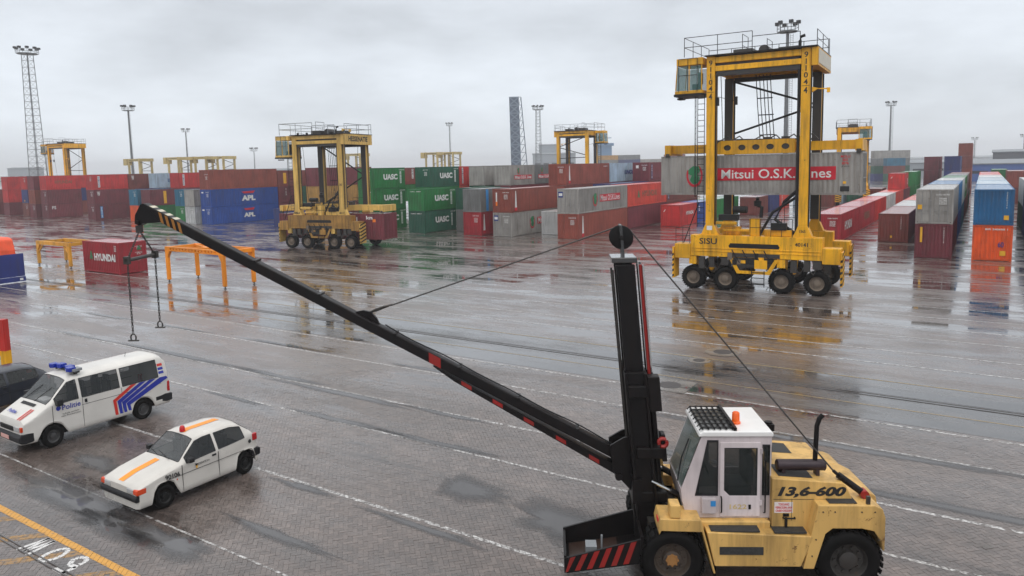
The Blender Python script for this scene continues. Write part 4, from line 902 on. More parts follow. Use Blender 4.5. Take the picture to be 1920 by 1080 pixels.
    if full:
        l = MB(); ladder(l, -3.12, -Y - .2, 3.7, h - 2.1, .4, .022); ladder(l, -3.45, -Y - .2, 5.5, h - 2.0, .06, .018); l.build('ladder', M_DARK, t)
        e = MB(); e.tube([(LX[1] - .36, -Y - .1, 3.4), (LX[1] - .36, -Y - .1, h + .4), (LX[1] - .3, -Y - .1, h + .62), (LX[1] - .1, -Y - .1, h + .68)], .085, 8)
        e.tube([(LX[1] - .4, -Y + .5, 3.3), (1.0, -Y + .5, 4.2), (1.5, -Y + .5, 5.2), (LX[1] - .36, -Y + .3, 5.9)], .1, 8); e.tube([(.2, -1.8, 3.3), (.9, -1.8, 4.6), (LX[1] - .4, -1.9, 5.5)], .08, 8); e.build('exhaust_pipe', M_DARK, t)
        # engine bay slung under the near and far beams
        for s in (-1, 1):
            y = s * Y; g = MB(); g.box(-1.2, 1.25, y - .34, y + .34, 1.42, 1.98); g.box(-.9, .95, y - .4, y + .4, 1.5, 1.85); en = g.build('engine_block', M_GREASE, t)
            q = MB(); q.prism([(-1.35, 1.95), (-1.15, 1.95), (-.75, 1.25), (.8, 1.25), (1.2, 1.95), (1.42, 1.95), (.95, 1.08), (-.9, 1.08)], y + s * .40, y + s * .46, 'y')
            q.box(.1, .8, y + s * .42, y + s * .5, 1.4, 1.9); q.build('engine_guard', PD, t)
            d = MB(); d.prism([(-1.4, 2.66), (-1.3, 2.82), (1.35, 2.82), (1.45, 2.66), (1.4, 2.56), (-1.35, 2.56)], y + s * .384, y + s * .40, 'y'); d.build('slot_shade_plate', M_DARK, t)  # dark plate on the beam face stands for the shade in a recess
            rr_ = random.Random(5)
            for k in range(11):
                x = -1.3 + k * .25; z = 1.55 + .5 * rr_.random(); w2 = .06 + .1 * rr_.random(); q = MB(); q.box(x - w2, x + w2, y + s * .36, y + s * (.42 + .06 * rr_.random()), z, z + .12 + .3 * rr_.random()); q.build('engine_part', rr_.choice([M_GREASE, M_DARK, M_DARK, PD, M_RIM]), en)
            for k in range(4):
                q = MB(); q.tube([(-1.2 + k * .6, y + s * .42, 2.45), (-1.0 + k * .6, y + s * .47, 2.1), (-.75 + k * .6, y + s * .42, 1.7)], .03, 5); q.build('engine_hose', M_DARK, en)
            MB().box(-1.42, 1.47, y + s * .384, y + s * .395, 2.02, 2.25).build('recess_shade_plate', M_GREASE, t)  # flat dark plate in place of a shaded, dirty opening
            ls = MB(); ladder(ls, .3, y + s * .5, .35, 1.3, .7, .025); ls.tube([(-.2, y, .7), (-.2, y + s * .5, .5), (.7, y + s * .5, .5)], .03, 5); ls.build('step_ladder', M_DARK, t)
            for k, x in enumerate((-3.0, -2.4, -.9, .9, 2.2, 2.9)):
                u = MB(); u.box(x - .16, x + .16, y - .1, y + s * .36, 1.25 + .1 * (k % 2), 1.95); u.tube([(x, y + s * .3, 1.6), (x + .35, y + s * .34, 1.2), (x + .6, y + s * .3, 1.7)], .035, 5); u.build('axle_hydraulics', M_GREASE, t)
        # equipment on top of the near beam
        q = MB(); q.box(-1.9, -.9, -1.9, -1.5, 3.26, 3.75); q.box(-.3, .25, -2.2, -1.7, 3.26, 4.25); q.box(-1.8, -.2, -2.2, -2.1, 3.5, 3.62); q.box(-2.2, -1.0, -2.35, -2.15, 3.9, 4.06); q.box(.5, 2.0, -2.0, -1.7, 3.26, 3.6); q.build('equipment_box', P, t, bevel=.02)
        MB().box(-2.1, -1.0, -2.1, -1.6, 4.1, 4.45).build('battery_box', M_DARK, t); MB().lathe([(.01, -.4), (.2, -.4), (.2, .4), (.01, .4)], (-.9, -1.9, 4.75), 'x', 12).build('silencer', M_DARK, t); q = MB(); q.tube([(.3, -2, 4.3), (.35, -2, 4.9), (.1, -2, 5.0)], .1, 8); q.lathe([(.01, 0), (.2, .02), (.22, .3), (.1, .36), (.1, .48), (.2, .5), (.01, .55)], (.1, -2.0, 4.95), 'z', 12); q.build('air_filter', M_DARK, t); MB().box(.9, 1.7, -2.1, -1.7, 3.6, 4.0).build('cooler', M_DARK, t)
        for a_, b_, h_, s_ in (((-.2, -2.45, 3.26), (2.1, -2.45, 3.26), 1.0, .5), ((.8, 2.3, 3.26), (2.1, 2.3, 3.26), 1.5, .6), ((-4.55, -2.5, 2.72), (-3.7, -2.5, 2.72), .95, .4)):
            r = MB(); rail(r, [a_, b_], h_, .018, s_); r.build('guard_rail', M_DARK, t)
        MB().beam((-4.1, -2.4, 2.75), (-3.2, -2.3, 5.2), .05).build('stair_rail', M_DARK, t)
        q = MB()
        for x, z in ((-2.2, 11.0), (-1.15, 11.0)): q.box(x - .07, x + .07, -Y - .1, -Y + .06, z - .22, z + .25); q.tube([(x, -Y, z), (-2.2, -Y, z + .3)], .015, 4)
        q.build('mirror', M_DARK, t)
        q = MB(); q.beam((LX[1] + .28, -Y, 11.4), (LX[1] + 1.1, -Y, 11.35), .06); q.prism([(LX[1] + .28, 11.2), (LX[1] + .28, 11.5), (LX[1] + .65, 11.4)], -Y - .1, -Y + .1, 'y'); q.box(LX[1] + 1.05, LX[1] + 1.2, -Y - .1, -Y + .1, 11.15, 11.4); q.build('lamp_bracket', P, t)
    return t
SC = (-11.02, 44.75); SRZ = math.radians(2)
big = carrier('big bright yellow straddle carrier lifting a grey container', (SC[0], SC[1], .012), SRZ, 2, M_YEL, 1.0, group=None, spread_z=8.0)
for x in (-2.56, 2.62):
    lettering('9\n1\n1\n0\n4', .22, 1.75, (x, -2.374, 12.5), RX, UZ, M_BLACK, big, .02, line=.9); lettering('4', .2, .34, (x, -2.374, 11.32), RX, UZ, M_BLACK, big, .03)
    MB().add([(x - .2, -2.374, 11.55), (x + .2, -2.374, 11.55), (x + .2, -2.374, 11.575), (x - .2, -2.374, 11.575)], [(0, 1, 2, 3)]).build('number_bar', M_BLACK, big)
lettering('SISU', 1.04, .36, (-2.6, -2.486, 2.90), RX, UZ, M_BLACK, big, .02); lettering('40141', .68, .22, (2.6, -2.486, 2.86), RX, UZ, M_BLACK, big, .03); lettering('1565', .32, .16, (2.62, -2.374, 3.6), RX, UZ, M_BLACK, big, .02)
MB().add([(-2.72, -2.374, 3.55), (-2.4, -2.374, 3.55), (-2.4, -2.374, 3.8), (-2.72, -2.374, 3.8)], [(0, 1, 2, 3)]).build('notice_plate', M_WHITE, big)
MB().box(3.245, 3.262, -2.3, 2.3, 12.75, 13.5).build('sign_plate', plain('pale sign plate', (.62, .58, .48, 1), .5), big)
c = container(0, 0, 0, 'grey', 'grey container with red name panel and emblem carried by the big yellow carrier', group=None)
c.rotation_euler = (0, 0, SRZ - PI / 2); c.scale = (.935, .935, .925); ca, sa = math.cos(SRZ), math.sin(SRZ)
c.location = (SC[0] - 5.95 * ca - 1.14 * sa, SC[1] - 5.95 * sa + 1.14 * ca, 5.56)
patch(c, 3.75, 10.75, .95, 1.75, M_LRED, 'name_panel'); on_side(c, 'Mitsui O.S.K. Lines', 7.25, 1.36, 6.5, .58, bold=.01).location.x += .006; gator(c, 2.25, 1.3)
on_side(c, 'MOLU\n805\n8076', 11.25, 2.12, .5, .55, M_REDP, .015); on_side(c, 'JP 4310', 11.25, 1.72, .42, .1, M_BLACK, 0); patch(c, 11.0, 11.5, .25, .55, M_BLACK); patch(c, 11.15, 11.32, .7, .85, M_YELP)

HR = math.radians(11.5); hp = (-54.4, 51.2)
hess = carrier('older dull yellow straddle carrier holding a maroon container', (hp[0], hp[1], 0), HR, 1, M_YOLD, 1.0, spread_z=3.55, spread_l=(-5.6, 6.4), h=11.0, group=None)
lettering('HESSENATIE', 3.3, .5, (3.245, 0, 10.55), RY, UZ, M_BLACK, hess, .04); lettering('40117', .6, .2, (2.62, -2.374, 3.5), RX, UZ, M_BLACK, hess, .03); lettering('SISU', .7, .22, (-2.6, -2.374, 3.5), RX, UZ, M_BLACK, hess, .04)
lettering('30', .3, .22, (2.62, -2.374, 6.2), RX, UZ, M_BLACK, hess, .02)
c = container(0, 0, 0, 'maroon', 'maroon container with small white mark held low by the older carrier', group=None); c.rotation_euler = (0, 0, HR - PI / 2); ca, sa = math.cos(HR), math.sin(HR)
c.location = (hp[0] - 5.7 * ca - 1.22 * sa, hp[1] - 5.7 * sa + 1.22 * ca, .85); c.scale = (1, 1, .97)
on_side(c, 'kn', 10.6, 2.2, .7, .35); patch(c, 10.95, 11.3, 1.75, 2.05, M_ORL); on_side(c, 'I\nI', 9.2, 1.6, .1, 1.3); patch(c, 9.0, 9.5, .75, .95, M_ORL)
for i, (px, d, h_, rz, lab) in enumerate(((127, 188, 15.9, 8, 'tall yellow straddle carrier beside the lattice mast at the far left'), (264, 262, 13.4, 5, 'pale yellow carrier just right of the second mast'), (338, 252, 13.4, 0, 'small distant carrier in front of the third mast'), (388, 250, 13.4, 3, 'distant carrier, left of the close pair behind the rusty top container'), (420, 252, 13.4, 3, 'distant carrier, right of the close pair behind the rusty top container'), (672, 255, 13.4, 5, 'distant carrier seen through the legs of the older carrier'), (817, 263, 13.4, 0, 'distant carrier, left of the pair under the thin mast'), (846, 263, 13.4, 0, 'distant carrier, right of the pair under the thin mast'), (1083, 126, 13.4, 186, 'tall straddle carrier standing behind the middle containers'), (1597, 136, 13.4, 100, 'straddle carrier half hidden behind the carried container'))):
    x, y = bearing(px, d); h_ = drop(px, h_); carrier(lab, (x, y, 0), math.radians(rz) + math.radians(0), 1 if d < 200 else 0, M_YEL if d < 200 else M_YPALE, 1.0, None if d < 140 else 6, (-3, 3), h_, soot=d < 140)
# ------------------------------------------------------------------ forklift with crane jib
FK = (-4.882, 12.593); FA = math.atan2(-.49983, -.86612)
M_FY = worn('forklift cream yellow paint', rgb(216, 174, 102, 1.0), dirt=(.05, .03, .016, 1), amount=.95, rust_amt=.9, rough=.42, sc=.85, streak=.75)
M_FW = worn('forklift cab white paint', rgb(194, 184, 186, 1.0), dirt=(.12, .09, .07, 1), amount=.35, rust_amt=.12, rough=.32, sc=1.6)
M_FB = worn('forklift mast black steel', (.007, .006, .0065, 1), dirt=(.016, .009, .007, 1), rust=(.03, .012, .008, 1), rust_amt=.22, rough=.36, sc=1.5, spec=.22)
M_FRIM = worn('grimy brown rim', (.06, .045, .035, 1), dirt=(.02, .015, .012, 1), rust=(.4, .16, .03, 1), rust_amt=.35, sc=5)
M_FRED = worn('warning red paint', (.3, .013, .011, 1), rust_amt=.2, sc=2); M_CHROME = plain('chrome rod', (.6, .6, .6, 1), .15, 1.0); M_BEAC = plain('orange beacon lens', (.9, .13, .01, 1), .15)
M_FGL = glass('forklift cab glass', (.012, .018, .018, 1), .62); M_TREAD = plain('anti-slip step', (.03, .03, .03, 1), .7, var=.4, scale=30)
fk = thing('forklift', 'cream yellow forklift with white cab, black mast and long crane jib', 'forklift', (FK[0], FK[1], .012), FA)
for s, x in ((0, 0.0), (1, -3.04)):
    for y in (.93, -.93): w = wheel(fk, (x, y, .555), .555, .46, rim=M_FRIM if s == 0 else M_GREASE, side=1 if y > 0 else -1)
MB().box(-3.5, .35, -.62, .62, .42, 1.02).build('chassis', M_GREASE, fk)
for y0, y1 in ((.64, 1.2), (-1.2, -.64)):
    b = MB(); b.prism([(-.58, 1.12), (-2.42, 1.05), (-2.2, .5), (-.72, .5)], y0, y1, 'y'); st = b.build('step_box', M_FY, fk, bevel=.02)
    MB().box(-.66, -1.5, y0 + .1, y1 - .04, 1.105, 1.13).build('step_pad', M_TREAD, st); MB().box(-1.75, -2.3, y0 + .08, y1 - .04, 1.085, 1.11).build('step_pad', M_TREAD, st)
    yo = y1 if y1 > 0 else y0; s = 1 if y1 > 0 else -1
    MB().box(-.8, -1.55, yo, yo + s * .012, .72, .86).build('foot_hold', M_TREAD, st)
    f = MB(); f.prism([(.26, 1.2), (.22, 1.36), (-.48, 1.34), (-.74, .36), (-.70, .36), (-.5, 1.12), (.2, 1.14), (.24, 1.06)], y0, y1, 'y'); f.build('front_fender', M_FY, fk, bevel=.015)
    MB().box(.05, -.13, yo - s * .3, yo - s * .02, 1.362, 1.6).build('lamp_post', M_FY, fk, bevel=.02); MB().box(.232, .25, yo - s * .3, yo - s * .1, 1.22, 1.3).build('marker_lamp', M_REDP, fk)
# rear: counterweight with wheel arches, bonnet
arc_ = [(-3.55, .95), (-3.42, 1.15), (-3.2, 1.2), (-2.72, 1.2), (-2.6, 1.1), (-2.42, .46)]
cw = MB(); cw.prism([(-2.24, .46), (-2.47, 1.61), (-3.42, 1.61), (-3.55, 1.55), (-3.6, 1.4), (-3.6, .8), (-3.57, .8)] + arc_, .58, 1.2, 'y'); cw.prism([(-2.24, .46), (-2.47, 1.61), (-3.42, 1.61), (-3.55, 1.55), (-3.6, 1.4), (-3.6, .8), (-3.57, .8)] + arc_, -1.2, -.58, 'y')
cw.prism([(-2.6, .5), (-2.6, 1.605), (-3.5, 1.605), (-3.7, 1.5), (-3.76, 1.2), (-3.7, .5)], -.58, .58, 'y'); cwo = cw.build('counterweight', M_FY, fk, bevel=.012)
MB().box(-2.68, -3.15, .66, 1.12, 1.612, 1.625).build('step_pad', M_TREAD, cwo); MB().box(-3.3, -3.36, 1.1, 1.15, 1.61, 1.75).build('lifting_eye', M_GREASE, cwo)
bn = MB(); bn.prism([(-1.76, 1.0), (-1.76, 1.985), (-2.98, 1.9), (-3.02, 1.86), (-3.2, 1.48), (-3.2, 1.0)], -.95, .95, 'y'); bno = bn.build('bonnet', M_FY, fk, bevel=.012)
for x0, x1, y0, y1 in ((-1.9, -2.5, .3, .82), (-1.9, -2.5, -.8, -.3)):
    MB().add([(x0, y0, 1.992 - .0 + (x0 + 1.76) * .07), (x1, y0, 1.992 + (x1 + 1.76) * .07), (x1, y1, 1.992 + (x1 + 1.76) * .07), (x0, y1, 1.992 + (x0 + 1.76) * .07)], [(0, 1, 2, 3)]).build('bonnet_grille', M_TREAD, bno)
lettering('13,6-600', 1.18, .21, (-2.44, .954, 1.74), (-1, 0, 0), UZ, M_BLACK, bno, .05, .28)
nb_ = MB().add([(-1.8, .953, 1.36), (-2.12, .953, 1.36), (-2.12, .953, 1.56), (-1.8, .953, 1.56)], [(0, 1, 2, 3)]).build('notice_plate', plain('notice white', (.75, .68, .66, 1), .5), bno)
lettering('TOEGANG\nVERBODEN AAN\nONBEVOEGDEN', .29, .16, (-1.96, .957, 1.46), (-1, 0, 0), UZ, M_REDP, nb_, .02)
h = MB(); h.tube([(-1.95, .96, 1.28), (-1.95, 1.0, 1.28), (-2.15, 1.0, 1.28), (-2.15, .96, 1.28)], .014, 6); h.box(-1.98, -2.02, .952, .99, 1.1, 1.28); h.build('grab_handle', M_FB, bno)
mf = MB(); mf.lathe([(.01, 0), (.08, 0), (.1, -.02), (.1, -.82), (.105, -.84), (.08, -.86), (.01, -.86)], (-1.92, .62, 2.1), 'x', 16); mf.box(-2.0, -2.06, .55, .7, 1.95, 2.05); mf.box(-2.6, -2.66, .55, .7, 1.9, 2.05)
mfo = mf.build('muffler', plain('sooty purple-brown steel', (.035, .022, .028, 1), .45, .3, var=.3), fk, 40); ex = MB(); ex.tube([(-2.6, .62, 2.15), (-2.62, .62, 2.82), (-2.66, .62, 2.95), (-2.72, .62, 3.02)], .042, 10); ex.build('exhaust_stack', M_FB, mfo, 40)
MB().tube([(-1.9, .2, 2.0), (-1.9, .2, 2.75)], .07, 8).box(-1.82, -1.98, .1, .3, 2.6, 2.72).build('air_intake', M_FB, fk)
MB().box(-.28, -1.74, -.62, .95, 1.03, 1.195).build('cab_base', M_FY, fk, bevel=.02)
# cab
cab = MB(); NY, FY_ = .8, -.42
side = [(-.30, 1.2), (-1.775, 1.2), (-1.775, 2.70), (-.56, 2.70), (-.2, 1.72), (-.22, 1.5)]
wf = [(-.46, 1.63), (-.84, 1.63), (-.84, 2.62), (-.66, 2.62)]; wr = [(-1.62, 1.64), (-1.745, 1.64), (-1.745, 2.54), (-1.62, 2.54)]; wd = [(-.95, 1.72), (-1.05, 1.62), (-1.53, 1.62), (-1.53, 2.5), (-.95, 2.5)]
for y in (NY, FY_): cab.plate([side, wf, wd, wr], y - .02, y + .02, 'y')
cab.box(-1.755, -1.795, FY_ + .022, NY - .022, 1.2, 1.7); cab.box(-1.755, -1.795, FY_ + .022, NY - .022, 2.5, 2.7)
cab.prism([(-.30, 1.2), (-.22, 1.5), (-.2, 1.72), (-.24, 1.72), (-.26, 1.5), (-.34, 1.2)], FY_ + .022, NY - .022, 'y'); cab.box(-.3, -1.75, FY_ + .02, NY - .02, 1.2, 1.23)
cabo = cab.build('cab', M_FW, fk, bevel=.008)
rf = MB(); rf.prism([(-.50, 2.702), (-1.80, 2.702), (-1.80, 2.76), (-1.77, 2.80), (-.58, 2.80), (-.52, 2.76)], FY_ - .05, NY + .05, 'y'); ro = rf.build('cab_roof', plain('glossy white roof', (.8, .79, .78, 1), .15, var=.04), cabo, bevel=.02)
gr = MB()
for x in np.linspace(-.58, -1.1, 6): gr.tube([(x, FY_, 2.83), (x, NY, 2.83)], .016, 5)
for y in np.linspace(FY_ + .05, NY - .05, 7): gr.tube([(-.52, y, 2.79), (-.58, y, 2.85), (-1.16, y, 2.85)], .011, 5)
gr.box(-1.12, -1.17, FY_ - .02, NY + .02, 2.802, 2.86); gr.build('roof_guard', M_FB, ro)
MB().add([(-.56, FY_ + .06, 2.806), (-1.1, FY_ + .06, 2.806), (-1.1, NY - .06, 2.806), (-.56, NY - .06, 2.806)], [(0, 1, 2, 3)]).build('roof_window', M_FGL, ro)
bc = MB(); bc.lathe([(.085, .0), (.085, .03), (.07, .04), (.066, .19), (.05, .21), (.001, .21)], (-1.25, .42, 2.8), 'z', 16); bc.build('beacon', M_BEAC, ro, 40)
for lp, nm in ((wf, 'side_window'), (wr, 'side_window')):
    for y in (NY, FY_): MB().prism(lp, y - .006, y + .006, 'y').build(nm, M_FGL, cabo)
fr = MB()
for lp in (wf, wd, wr):
    gx = sum(p[0] for p in lp) / len(lp); gz = sum(p[1] for p in lp) / len(lp)
    fr.plate([[(gx + (p[0] - gx) * 1.07, gz + (p[1] - gz) * 1.035) for p in lp], [(gx + (p[0] - gx) * .93, gz + (p[1] - gz) * .965) for p in lp]], NY + .021, NY + .03, 'y')
fr.build('window_seal', M_RUBBER, cabo)
dr = MB(); dr.plate([[(-.88, 1.24), (-1.58, 1.24), (-1.58, 2.6), (-.88, 2.6)], [(p[0] , p[1]) for p in wd]], NY + .0205, NY + .045, 'y'); dro = dr.build('cab_door', M_FW, cabo, bevel=.006)
MB().prism(wd, NY + .024, NY + .034, 'y').build('door_window', M_FGL, dro); MB().box(-1.38, -1.42, NY + .046, NY + .06, 1.38, 1.46).build('door_handle', M_FB, dro); lettering('1622', .3, .09, (-1.2, NY + .048, 1.42), (-1, 0, 0), UZ, plain('faint yellow stencil', (.6, .45, .2, 1), .6), dro, .02)
MB().box(-.55, -.8, NY + .022, NY + .12, 1.32, 1.6).build('tool_box', M_FW, cabo, bevel=.01); MB().box(-.7, -.79, NY + .121, NY + .125, 1.46, 1.56).build('blue_sticker', M_SKY2, cabo)
ws = MB(); ws.add([(-.205, FY_ + .04, 1.74), (-.205, NY - .04, 1.74), (-.545, NY - .04, 2.68), (-.545, FY_ + .04, 2.68)], [(0, 1, 2, 3)]); ws.build('windscreen', glass('greenish windscreen', (.18, .25, .23, 1), .55), cabo)
wp = MB(); wp.tube([(-.19, .5, 1.75), (-.3, .3, 2.1), (-.44, .25, 2.45)], .012, 5); wp.build('wiper', M_RUBBER, cabo)
it = MB(); it.box(-1.1, -1.55, -.1, .45, 1.24, 1.62); it.box(-1.45, -1.58, -.1, .45, 1.62, 2.15); it.box(-1.48, -1.58, .02, .33, 2.17, 2.4); it.box(-.4, -.6, -.1, .45, 1.24, 1.75); it.build('seat_and_console', M_RUBBER, cabo, bevel=.04)
sw = MB(); sw.tube([(-.75 + .06 * math.sin(a), .17 + .2 * math.cos(a), 1.9 + .16 * math.sin(a)) for a in np.linspace(0, 2 * PI, 17)], .015, 5); sw.tube([(-.55, .17, 1.7), (-.75, .17, 1.9)], .02, 5); sw.build('steering_wheel', M_FB, cabo)
# mast, tilted a little forward
tl = lambda x, y, z: (x + .079 * (z - .5), y, z)
ms = MB(tl)
for y in (.36, -.36):
    ms.box(.10, .50, y - .06, y + .06, .2, 3.75); ms.box(.10, .15, y - .14, y + .14, .2, 3.75); ms.box(.45, .50, y - .12, y + .12, .2, 3.75)
for z in (.5, 1.6, 3.45): ms.box(.06, .14, -.3, .3, z, z + .22)
mo = ms.build('mast', M_FB, fk, bevel=.012)
mi = MB(tl)
for y in (.22, -.22): mi.box(.13, .47, y - .05, y + .05, .4, 5.7)
mi.box(.30, .34, -.2, .2, .5, 5.6)
mi.build('inner_mast', M_FB, mo, bevel=.01)
tp = MB(tl); tp.box(.08, .54, -.3, .3, 5.74, 5.84); tp.box(.28, .34, -.11, -.05, 5.8, 6.42); tp.box(.28, .34, .05, .11, 5.8, 6.42); tpo = tp.build('mast_head', worn('wet mast head steel', (.03, .03, .031, 1), rough=.2, rust_amt=.3, wet=1), mo, bevel=.015)
pu = MB(tl); pu.lathe([(.01, -.05), (.2, -.05), (.22, -.045), (.2, -.01), (.2, .01), (.22, .045), (.2, .05), (.01, .05)], (.31, 0, 6.18), 'y', 28); pu.lathe([(.01, .05), (.04, .06), (.04, .13), (.01, .13)], (.31, 0, 6.18), 'y', 12); pu.build('pulley', M_FB, mo, 40)
for y, mm in ((.24, M_FRED), (-.18, M_CHROME)):
    MB(tl).tube([(.03, y, 3.6), (.03, y, 5.7)], .03, 10).build('lift_rod', mm, mo, 40); MB(tl).tube([(-.015, y + .03, 3.6), (-.015, y + .03, 5.7)], .02, 8).build('lift_rod', M_CHROME, mo, 40); MB(tl).tube([(.02, y, .5), (.02, y, 3.65)], .06, 10).build('lift_cylinder', M_FB, mo, 40)
MB(tl).box(-.12, .46, -.5, .5, 3.3, 3.52).build('mast_bracket', M_FB, mo, bevel=.02); MB(tl).box(-.1, .5, -.45, .45, 1.3, 1.5).build('mast_bracket', M_FB, mo, bevel=.02); bk = MB(tl); MB(tl).box(-.12, .1, .3, .52, 3.05, 3.7).build('cylinder_clamp', M_FB, mo, bevel=.02); bk.box(-.14, .4, -.5, .5, 2.15, 2.36); bk.box(-.14, -.05, .28, .5, 2.1, 2.62); bk.build('mast_bracket', M_FB, mo, bevel=.02)
sh = MB(tl); sh.tube([(-.08 + .075 * math.cos(a), .53, 2.48 + .075 * math.sin(a)) for a in np.linspace(0, 2 * PI, 15)], .035, 6); sh.build('red_shackle', M_FRED, mo, 40)
for y in (.5, -.5):
    MB().tube([(.28, y, 1.74), (-.06, y, 1.56)], .028, 8).build('tilt_rod', M_CHROME, fk, 40); MB().tube([(-.06, y, 1.56), (-.42, y, 1.36)], .06, 10).build('tilt_cylinder', M_FB, fk, 40)
MB().box(.06, -.1, -.75, -.55, 1.3, 1.9).build('lamp_post', M_FY, fk, bevel=.02)
hs = MB()
for k in range(4): hs.tube([(.15, .4 - .1 * k, 1.5), (.0, .45 - .1 * k, 1.1 + .05 * k), (-.2, .45 - .1 * k, 1.05), (-.32, .4 - .1 * k, 1.3)], .016, 5)
hs.build('hydraulic_hose', M_RUBBER, fk, 40)
# counterbalance box on the forks
fb = MB(); W0, W1 = .06, 1.1
fb.prism([(.55, .5), (.55, .93), (1.9, .57), (1.9, .3)], W1 - .04, W1, 'y'); fb.prism([(.55, .5), (.55, 1.0), (1.9, .62), (1.9, .3)], W0, W0 + .04, 'y'); fb.prism([(1.86, .3), (1.9, .3), (1.9, .6), (1.86, .6)], W0 + .04, W1 - .04, 'y'); fb.prism([(.55, .46), (1.86, .27), (1.86, .32), (.55, .51)], W0 + .04, W1 - .04, 'y'); fb.box(.5, .548, W0, W1, .45, .98)
fbo = fb.build('fork_box', M_FB, fk)
sx = MB()
for k in range(6):
    a = .62 + k * .215; lo = lambda s_: .5 - (s_ - .55) * .148 + .012; hi = lambda s_: .93 - (s_ - .55) * .267 - .012
    sx.add([(a, 1.103, hi(a)), (a + .1, 1.103, hi(a + .1)), (min(1.88, a + .24), 1.103, lo(min(1.88, a + .24))), (min(1.87, a + .14), 1.103, lo(min(1.87, a + .14)))], [(0, 1, 2, 3)])
sx.build('hazard_stripes', M_FRED, fbo); bx = MB(); bx.box(1.3, 1.5, .5, .75, .42, .6); bx.tube([(1.2, .6, .42), (1.2, .6, .75)], .02, 6); bx.build('shackle_block', M_STEEL, fbo)
MB().add([(.9, .15, .475), (1.8, .15, .345), (1.8, 1.0, .345), (.9, 1.0, .475)], [(0, 1, 2, 3)]).build('rusty_floor_plate', worn('rusty plate', (.035, .018, .013, 1), rust_amt=.5, sc=3), fbo)
# jib
T = [(9.66, 6.98), (.8, 2.14)]; B = [(.8, 1.92), (9.36, 6.61)]
jb = MB(); jb.prism(T + B, -.105, .105, 'y'); jo = jb.build('jib', M_FB, fk, bevel=.02)
lw = MB(); lw.prism([(4.3, 3.81), (3.9, 3.51), (.84, 1.66), (.7, 1.5), (.55, 1.55), (.55, 1.8), (.8, 1.83)], -.105, .105, 'y'); lw.build('lower_jib_beam', M_FB, jo)
ft = MB(); ft.prism([(.95, 1.8), (.55, 1.35), (.45, 1.6), (.5, 2.5), (.75, 2.45), (1.0, 2.3)], .17, .22, 'y'); ft.prism([(.95, 1.8), (.55, 1.35), (.45, 1.6), (.5, 2.5), (.75, 2.45), (1.0, 2.3)], -.22, -.17, 'y'); ft.tube([(.85, -.3, 1.72), (.85, .3, 1.72)], .07, 10); ft.box(.44, .62, -.5, .5, 1.3, 1.75); ft.build('jib_foot', M_FB, jo)
dj = Vector((9.66 - .94, 6.97 - 2.28)).normalized()
def jibpt(s):
    pts = T[::-1]
    for a, b in zip(pts[:-1], pts[1:]):
        if a[0] <= s <= b[0]: return a[1] + (b[1] - a[1]) * (s - a[0]) / (b[0] - a[0])
    return pts[-1][1]
def jiblo(s):
    pts = B
    for a, b in zip(pts[:-1], pts[1:]):
        if a[0] <= s <= b[0]: return a[1] + (b[1] - a[1]) * (s - a[0]) / (b[0] - a[0])
    return pts[-1][1]
M_HY = plain('hazard amber paint', (.32, .13, .02, 1), .45)
for k in range(4):
    s = 8.98 + k * .115; MB().add([(s, .108, jibpt(s) - .015), (s + .055, .108, jibpt(s + .055) - .015), (s + .015, .108, jiblo(s + .015) + .012), (s - .04, .108, jiblo(s - .04) + .012)], [(0, 1, 2, 3)]).build('hazard_stripe', M_HY, jo)
M_PALE = plain('pale hazard paint', (.6, .55, .42, 1), .4)
for k in range(4):
    s = 9.06 + k * .14; MB().add([(s, -.1, jibpt(s) + .006), (s + .07, -.1, jibpt(s + .07) + .006), (s + .07, .1, jibpt(s + .07) + .006), (s, .1, jibpt(s) + .006)], [(0, 1, 2, 3)]).build('hazard_stripe', M_PALE, jo)
s = 4.15; MB().add([(s, .108, jibpt(s) - .01), (s + .22, .108, jibpt(s + .22) - .01), (s + .22, .108, jiblo(s + .22) + .01), (s, .108, jiblo(s) + .01)], [(0, 1, 2, 3)]).build('red_stripe', M_FRED, jo)
for k in range(5):
    s = (3.58, 3.0, 2.42, 1.82, 1.2)[k]; z = 1.66 + (s - .84) * .6046
    MB().add([(s, .109, z + .02), (s + .19, .109, z + .02 + .19 * .6), (s + .19, .109, z + .10 + .19 * .6), (s, .109, z + .10)], [(0, 1, 2, 3)]).build('red_stripe', M_FRED, jo)
hd_ = MB(); hd_.prism([(9.36, 6.612), (9.655, 6.975), (9.72, 6.96), (9.84, 6.76), (9.86, 6.6), (9.78, 6.56), (9.7, 6.6)], -.1, .1, 'y'); hd_.tube([(9.8, -.13, 6.62), (9.8, .13, 6.62)], .04, 10); hd_.build('jib_head', M_FB, jo, bevel=.02)
lg = MB(); lg.prism([(5.75, 4.85), (5.3, 4.6), (5.35, 4.72), (5.45, 4.84), (5.6, 4.88)], -.03, .03, 'y'); lg.build('cable_lug', M_FB, jo)
def chain(a, b, link_l=.07, r=.0075):
    m_ = MB(); a = Vector(a); b = Vector(b); d = b - a; n = int(d.length / (link_l * .72)); d.normalize(); u = d.cross(Vector((0, 1, 0))).normalized(); v = d.cross(u)
    for i in range(n):
        c_ = a + (b - a) * (i + .5) / n; w = u if i % 2 else v
        p = [c_ + d * (link_l / 2) + w * .013, c_ + d * (link_l / 2) - w * .013, c_ - d * (link_l / 2) - w * .013, c_ - d * (link_l / 2) + w * .013]
        m_.tube(p + [p[0]], r, 4, False)
    return m_
HP = (9.83, 0, 6.46)
